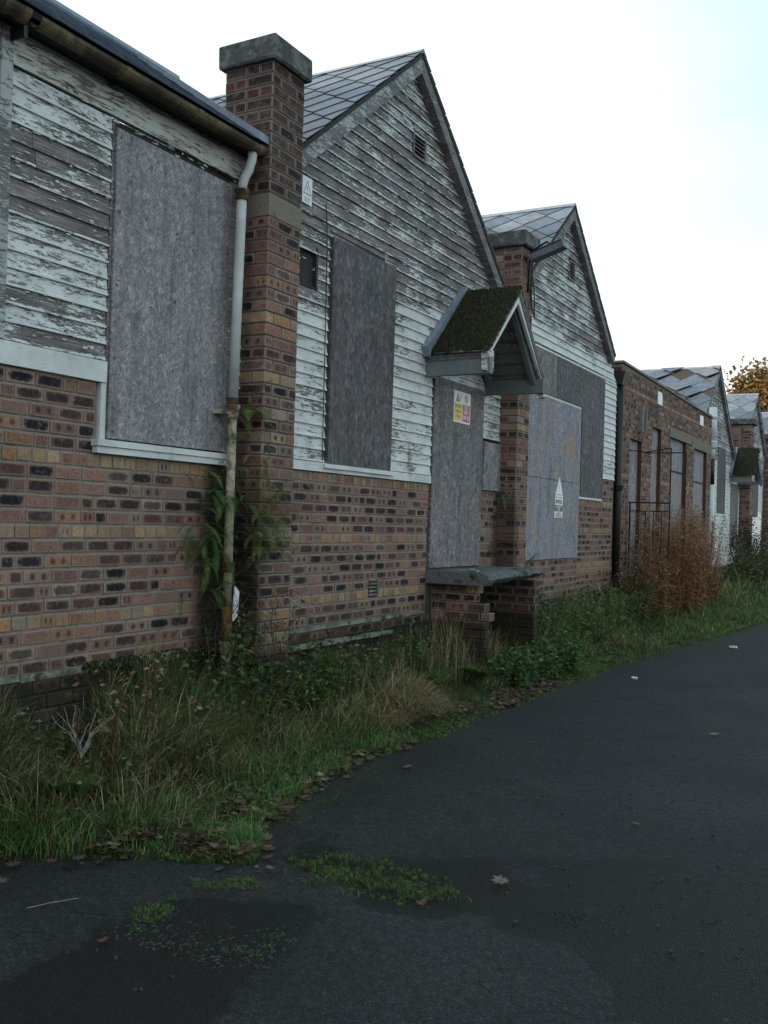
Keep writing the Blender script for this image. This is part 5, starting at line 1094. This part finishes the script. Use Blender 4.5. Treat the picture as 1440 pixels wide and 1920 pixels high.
for _ in range(1900):
    y = random.uniform(6.6, 10.2); x = verge_edge(y)-abs(random.gauss(.12, .16))
    if mnoise.noise(Vector((x*1.5, y*1.2, 11))) > -.1: leaf_geo(x, y, ground_h(x, y)+random.uniform(0, .03), random.uniform(.025, .06), random.choice(LC))
for _ in range(700): y = random.uniform(10, 17); x = verge_edge(y)-random.uniform(0, .9); leaf_geo(x, y, ground_h(x, y)+random.uniform(0, .03), random.uniform(.03, .06), random.choice(LC))
me = tri_mesh('leaf_litter', V, F, C); tag(link('leaf_litter', me, M_LITTER), 'brown fallen leaves drifted along the edge of the asphalt', 'leaf litter', kind='stuff')
for (x, y, s, c, lb) in ((2.52, 4.01, .085, 3, 'curled tan leaf on the broken asphalt at centre right'), (2.35, 3.6, .055, 5, 'small orange leaf beside the dark asphalt crack'), (2.73, 7.77, .08, 3, 'pale leaf alone on the asphalt at far right'), (1.28, 5.53, .07, 3, 'pale leaf on the asphalt near the moss edge'), (1.1, 5.1, .06, 0, 'brown leaf at the tip of the moss edge'), (2.81, 5.17, .05, 5, 'tiny rust coloured leaf on the right of the asphalt'), (1.54, 2.66, .05, 5, 'small orange leaf on the dark asphalt patch at lower left'), (1.34, 3.65, .10, 1, 'large curled maple leaf on the grass tongue'), (1.12, 3.52, .12, 3, 'largest pale maple leaf in the litter by the asphalt'), (1.52, 3.7, .07, 1, 'tan leaf beyond the tip of the grass tongue'), (1.95, 7.03, .05, 0, 'small brown leaf in the middle of the asphalt')):
    V = []; F = []; C = []; leaf_geo(0, 0, 0, s, tuple(q*.85 for q in LC[c]), .3); me = tri_mesh('fallen_leaf', V, F, C); me.materials.append(M_LITTER); o = link('fallen_leaf', me, None, None, (x, y, .012)); tag(o, lb, 'leaf', 'fallen leaves lying singly on the asphalt')
for (x, y, s, lb) in ((1.89, 13.76, .10, 'crumpled white litter on the asphalt far right'), (1.52, 10.12, .05, 'small white scrap on the asphalt edge in the middle distance')):
    mb = MB(); mb.box(x-s*.5, x+s*.5, y-s*.3, y+s*.3, .002, .03, j=.01); tag(mb.build('litter', M_WHITE), lb, 'litter')
mb = MB()
for _ in range(110):
    x, y = random.uniform(1.3, 3.8), random.uniform(2.2, 9.5)
    if x > verge_edge(y): r = random.uniform(.003, .008); mb.box(x-r, x+r, y-r, y+r, -.002, r, (.1, .1, .1, 1), j=r*.4)
for _ in range(0):
    x, y = random.uniform(1.5, 2.1), random.uniform(2.7, 3.4)
    if inpoly(x, y, DARK): r = random.uniform(.004, .016); mb.box(x-r, x+r, y-r, y+r, -.006, r*.4, (.1, .1, .1, 1), j=r*.4)
for _ in range(420):
    x, y = random.uniform(1.3, 4.2), random.uniform(3.0, 4.9)
    if inpoly(x, y, ROUGH) and mnoise.noise(Vector((x*2.2, y*2.2, 0))) > -.1: r = random.uniform(.002, .006); mb.box(x-r, x+r, y-r, y+r, -.014, r*.7-.006, (.1, .1, .1, 1), j=r*.5)
tag(mb.build('gravel', simple('grit', (.040, .043, .045), .9)), 'loose grit scattered on the asphalt', 'gravel', kind='stuff')
mb = MB(); mb.tube([(1.08, 2.72, .012), (1.13, 2.79, .02), (1.17, 2.90, .012)], .0018, 4); tag(mb.build('straw', M_STONE), 'pale dry straw lying on the asphalt at lower left', 'straw')
# bleached dead stalk at left
mb = MB()
for q in range(9):
    p = Vector((.50, 3.55, ground_h(.5, 3.55)+.18)); pts = [p]; d = Vector((random.uniform(-.12, .12), random.uniform(-.1, .2), 1)).normalized()
    for _ in range(7): d = (d+Vector((random.uniform(-.4, .4), random.uniform(-.4, .4), random.uniform(-.3, .3)))).normalized(); p = p+d*.038; pts.append(p)
    mb.tube(pts, [.004]*4+[.002]*4, 4)
tag(mb.build('dead_thistle', simple('bleached_stalk', (.22, .21, .20), .9)), 'bleached curly dead stalk standing in the long grass at left', 'plant')
# ---- far shrub, trees
def tree(name, x, y, h, r, crown_z, pal, label, n=16000, leaf=.16, seed=1, trunk=.25, squash=.8, lim=9):
    rs = random.Random(seed); t = thing(name, (x, y, 0), label, 'tree'); mb = MB(); mb.tube([(x, y, -.2), (x+.1, y, h*.3), (x-.05, y+.1, h*.6), (x, y, h*.85)], [trunk, trunk*.8, trunk*.5, trunk*.15], 8); mb.build('trunk', M_BARK, t, (x, y, 0))
    cl = []
    for k in range(lim):
        a = rs.uniform(0, 6.28); z0 = rs.uniform(.25, .7)*h; e = Vector((x+math.cos(a)*r*rs.uniform(.5, .9), y+math.sin(a)*r*rs.uniform(.5, .9), min(z0+rs.uniform(.1, .35)*h, h*.95))); mb = MB(); m_ = Vector((x, y, z0)).lerp(e, .5)+Vector((0, 0, .04*h)); mb.tube([(x, y, z0), m_, e], [trunk*.4, trunk*.22, trunk*.06], 5); mb.build('limb', M_BARK, t, (x, y, z0)); cl.append(e)
    cen = [];
    for _ in range(70):
        u = Vector((rs.gauss(0, 1), rs.gauss(0, 1), rs.gauss(0, 1))).normalized()*rs.uniform(.45, 1)**.5; cen.append((x+u.x*r, y+u.y*r, crown_z+u.z*r*squash, rs.uniform(.14, .28)*r))
    c = np.array(cen); idx = rng.integers(0, len(c), n); P = c[idx, :3]+rng.normal(size=(n, 3))*c[idx, 3:4]*.6; tone = np.array([rs.uniform(.65, 1.25) for _ in cen])[idx][:, None]
    me = tri_mesh('crown', *leaves(P, np.full(n, leaf), pick(pal, n)*tone, up=.2, asp=.7)); me.materials.append(M_PLANT); link('crown', me, None, t); return t
GOLD = np.array([(.30, .19, .07), (.36, .24, .09), (.24, .15, .05), (.20, .15, .06)])*.62
tree('sycamore_tree', -1.6, 62, 11.5, 5.8, 6.9, GOLD, 'golden autumn sycamore rising behind the farthest roofs', 110000, .27, 3, .3)
tree('fir_tree', -7.6, 66, 10.6, 1.5, 8.6, np.array([(.03, .05, .03), (.04, .06, .03)]), 'small dark treetop between the far gable and the golden sycamore', 5000, .16, 5, .15)
tree('fir_tree', -11.2, 62, 9.6, .45, 9.0, np.array([(.03, .04, .03)]), 'tiny dark treetop peeping over the flat roofed block', 500, .14, 9, .08, lim=4)
def shrub(x, y, h, r, label, pal, n=2600):
    t = thing('shrub', (x, y, 0), label, 'shrub'); mb = MB(); tips = []
    for k in range(26):
        a = random.uniform(0, 6.28); p = Vector((x+math.cos(a)*.1, y+math.sin(a)*.1, .1)); e = Vector((x+math.cos(a)*r*random.uniform(.3, 1), y+math.sin(a)*r*random.uniform(.3, 1), h*random.uniform(.6, 1))); m_ = p.lerp(e, .5)+Vector((random.uniform(-.1, .1), random.uniform(-.1, .1), .05)); mb.tube([p, m_, e], [.02, .012, .004], 5, cap=False); tips.append((m_, e))
    mb.build('branches', M_BARK, t, (x, y, 0)); P = np.array([tuple(a.lerp(b, random.random())+Vector((random.gauss(0, .09), random.gauss(0, .09), random.gauss(0, .09)))) for a, b in random.choices(tips, k=n)])
    me = tri_mesh('foliage', *leaves(P, np.full(n, .07), pick(pal, n))); me.materials.append(M_PLANT); link('foliage', me, None, t)
shrub(-.15, 28.3, 2.0, .75, 'dark bare shrub before the farthest doorway', np.array([(.03, .032, .018), (.05, .04, .025)]), 1700)
mb = MB(); mb.tube([(-.1, 26.5, 1.05), (.2, 24, .75), (.45, 21.5, .42), (.6, 20, .25)], [.02, .03, .035, .04], 6); tag(mb.build('fallen_branch', M_BARK), 'long dead branch leaning across the grass near the white drainpipe', 'branch')
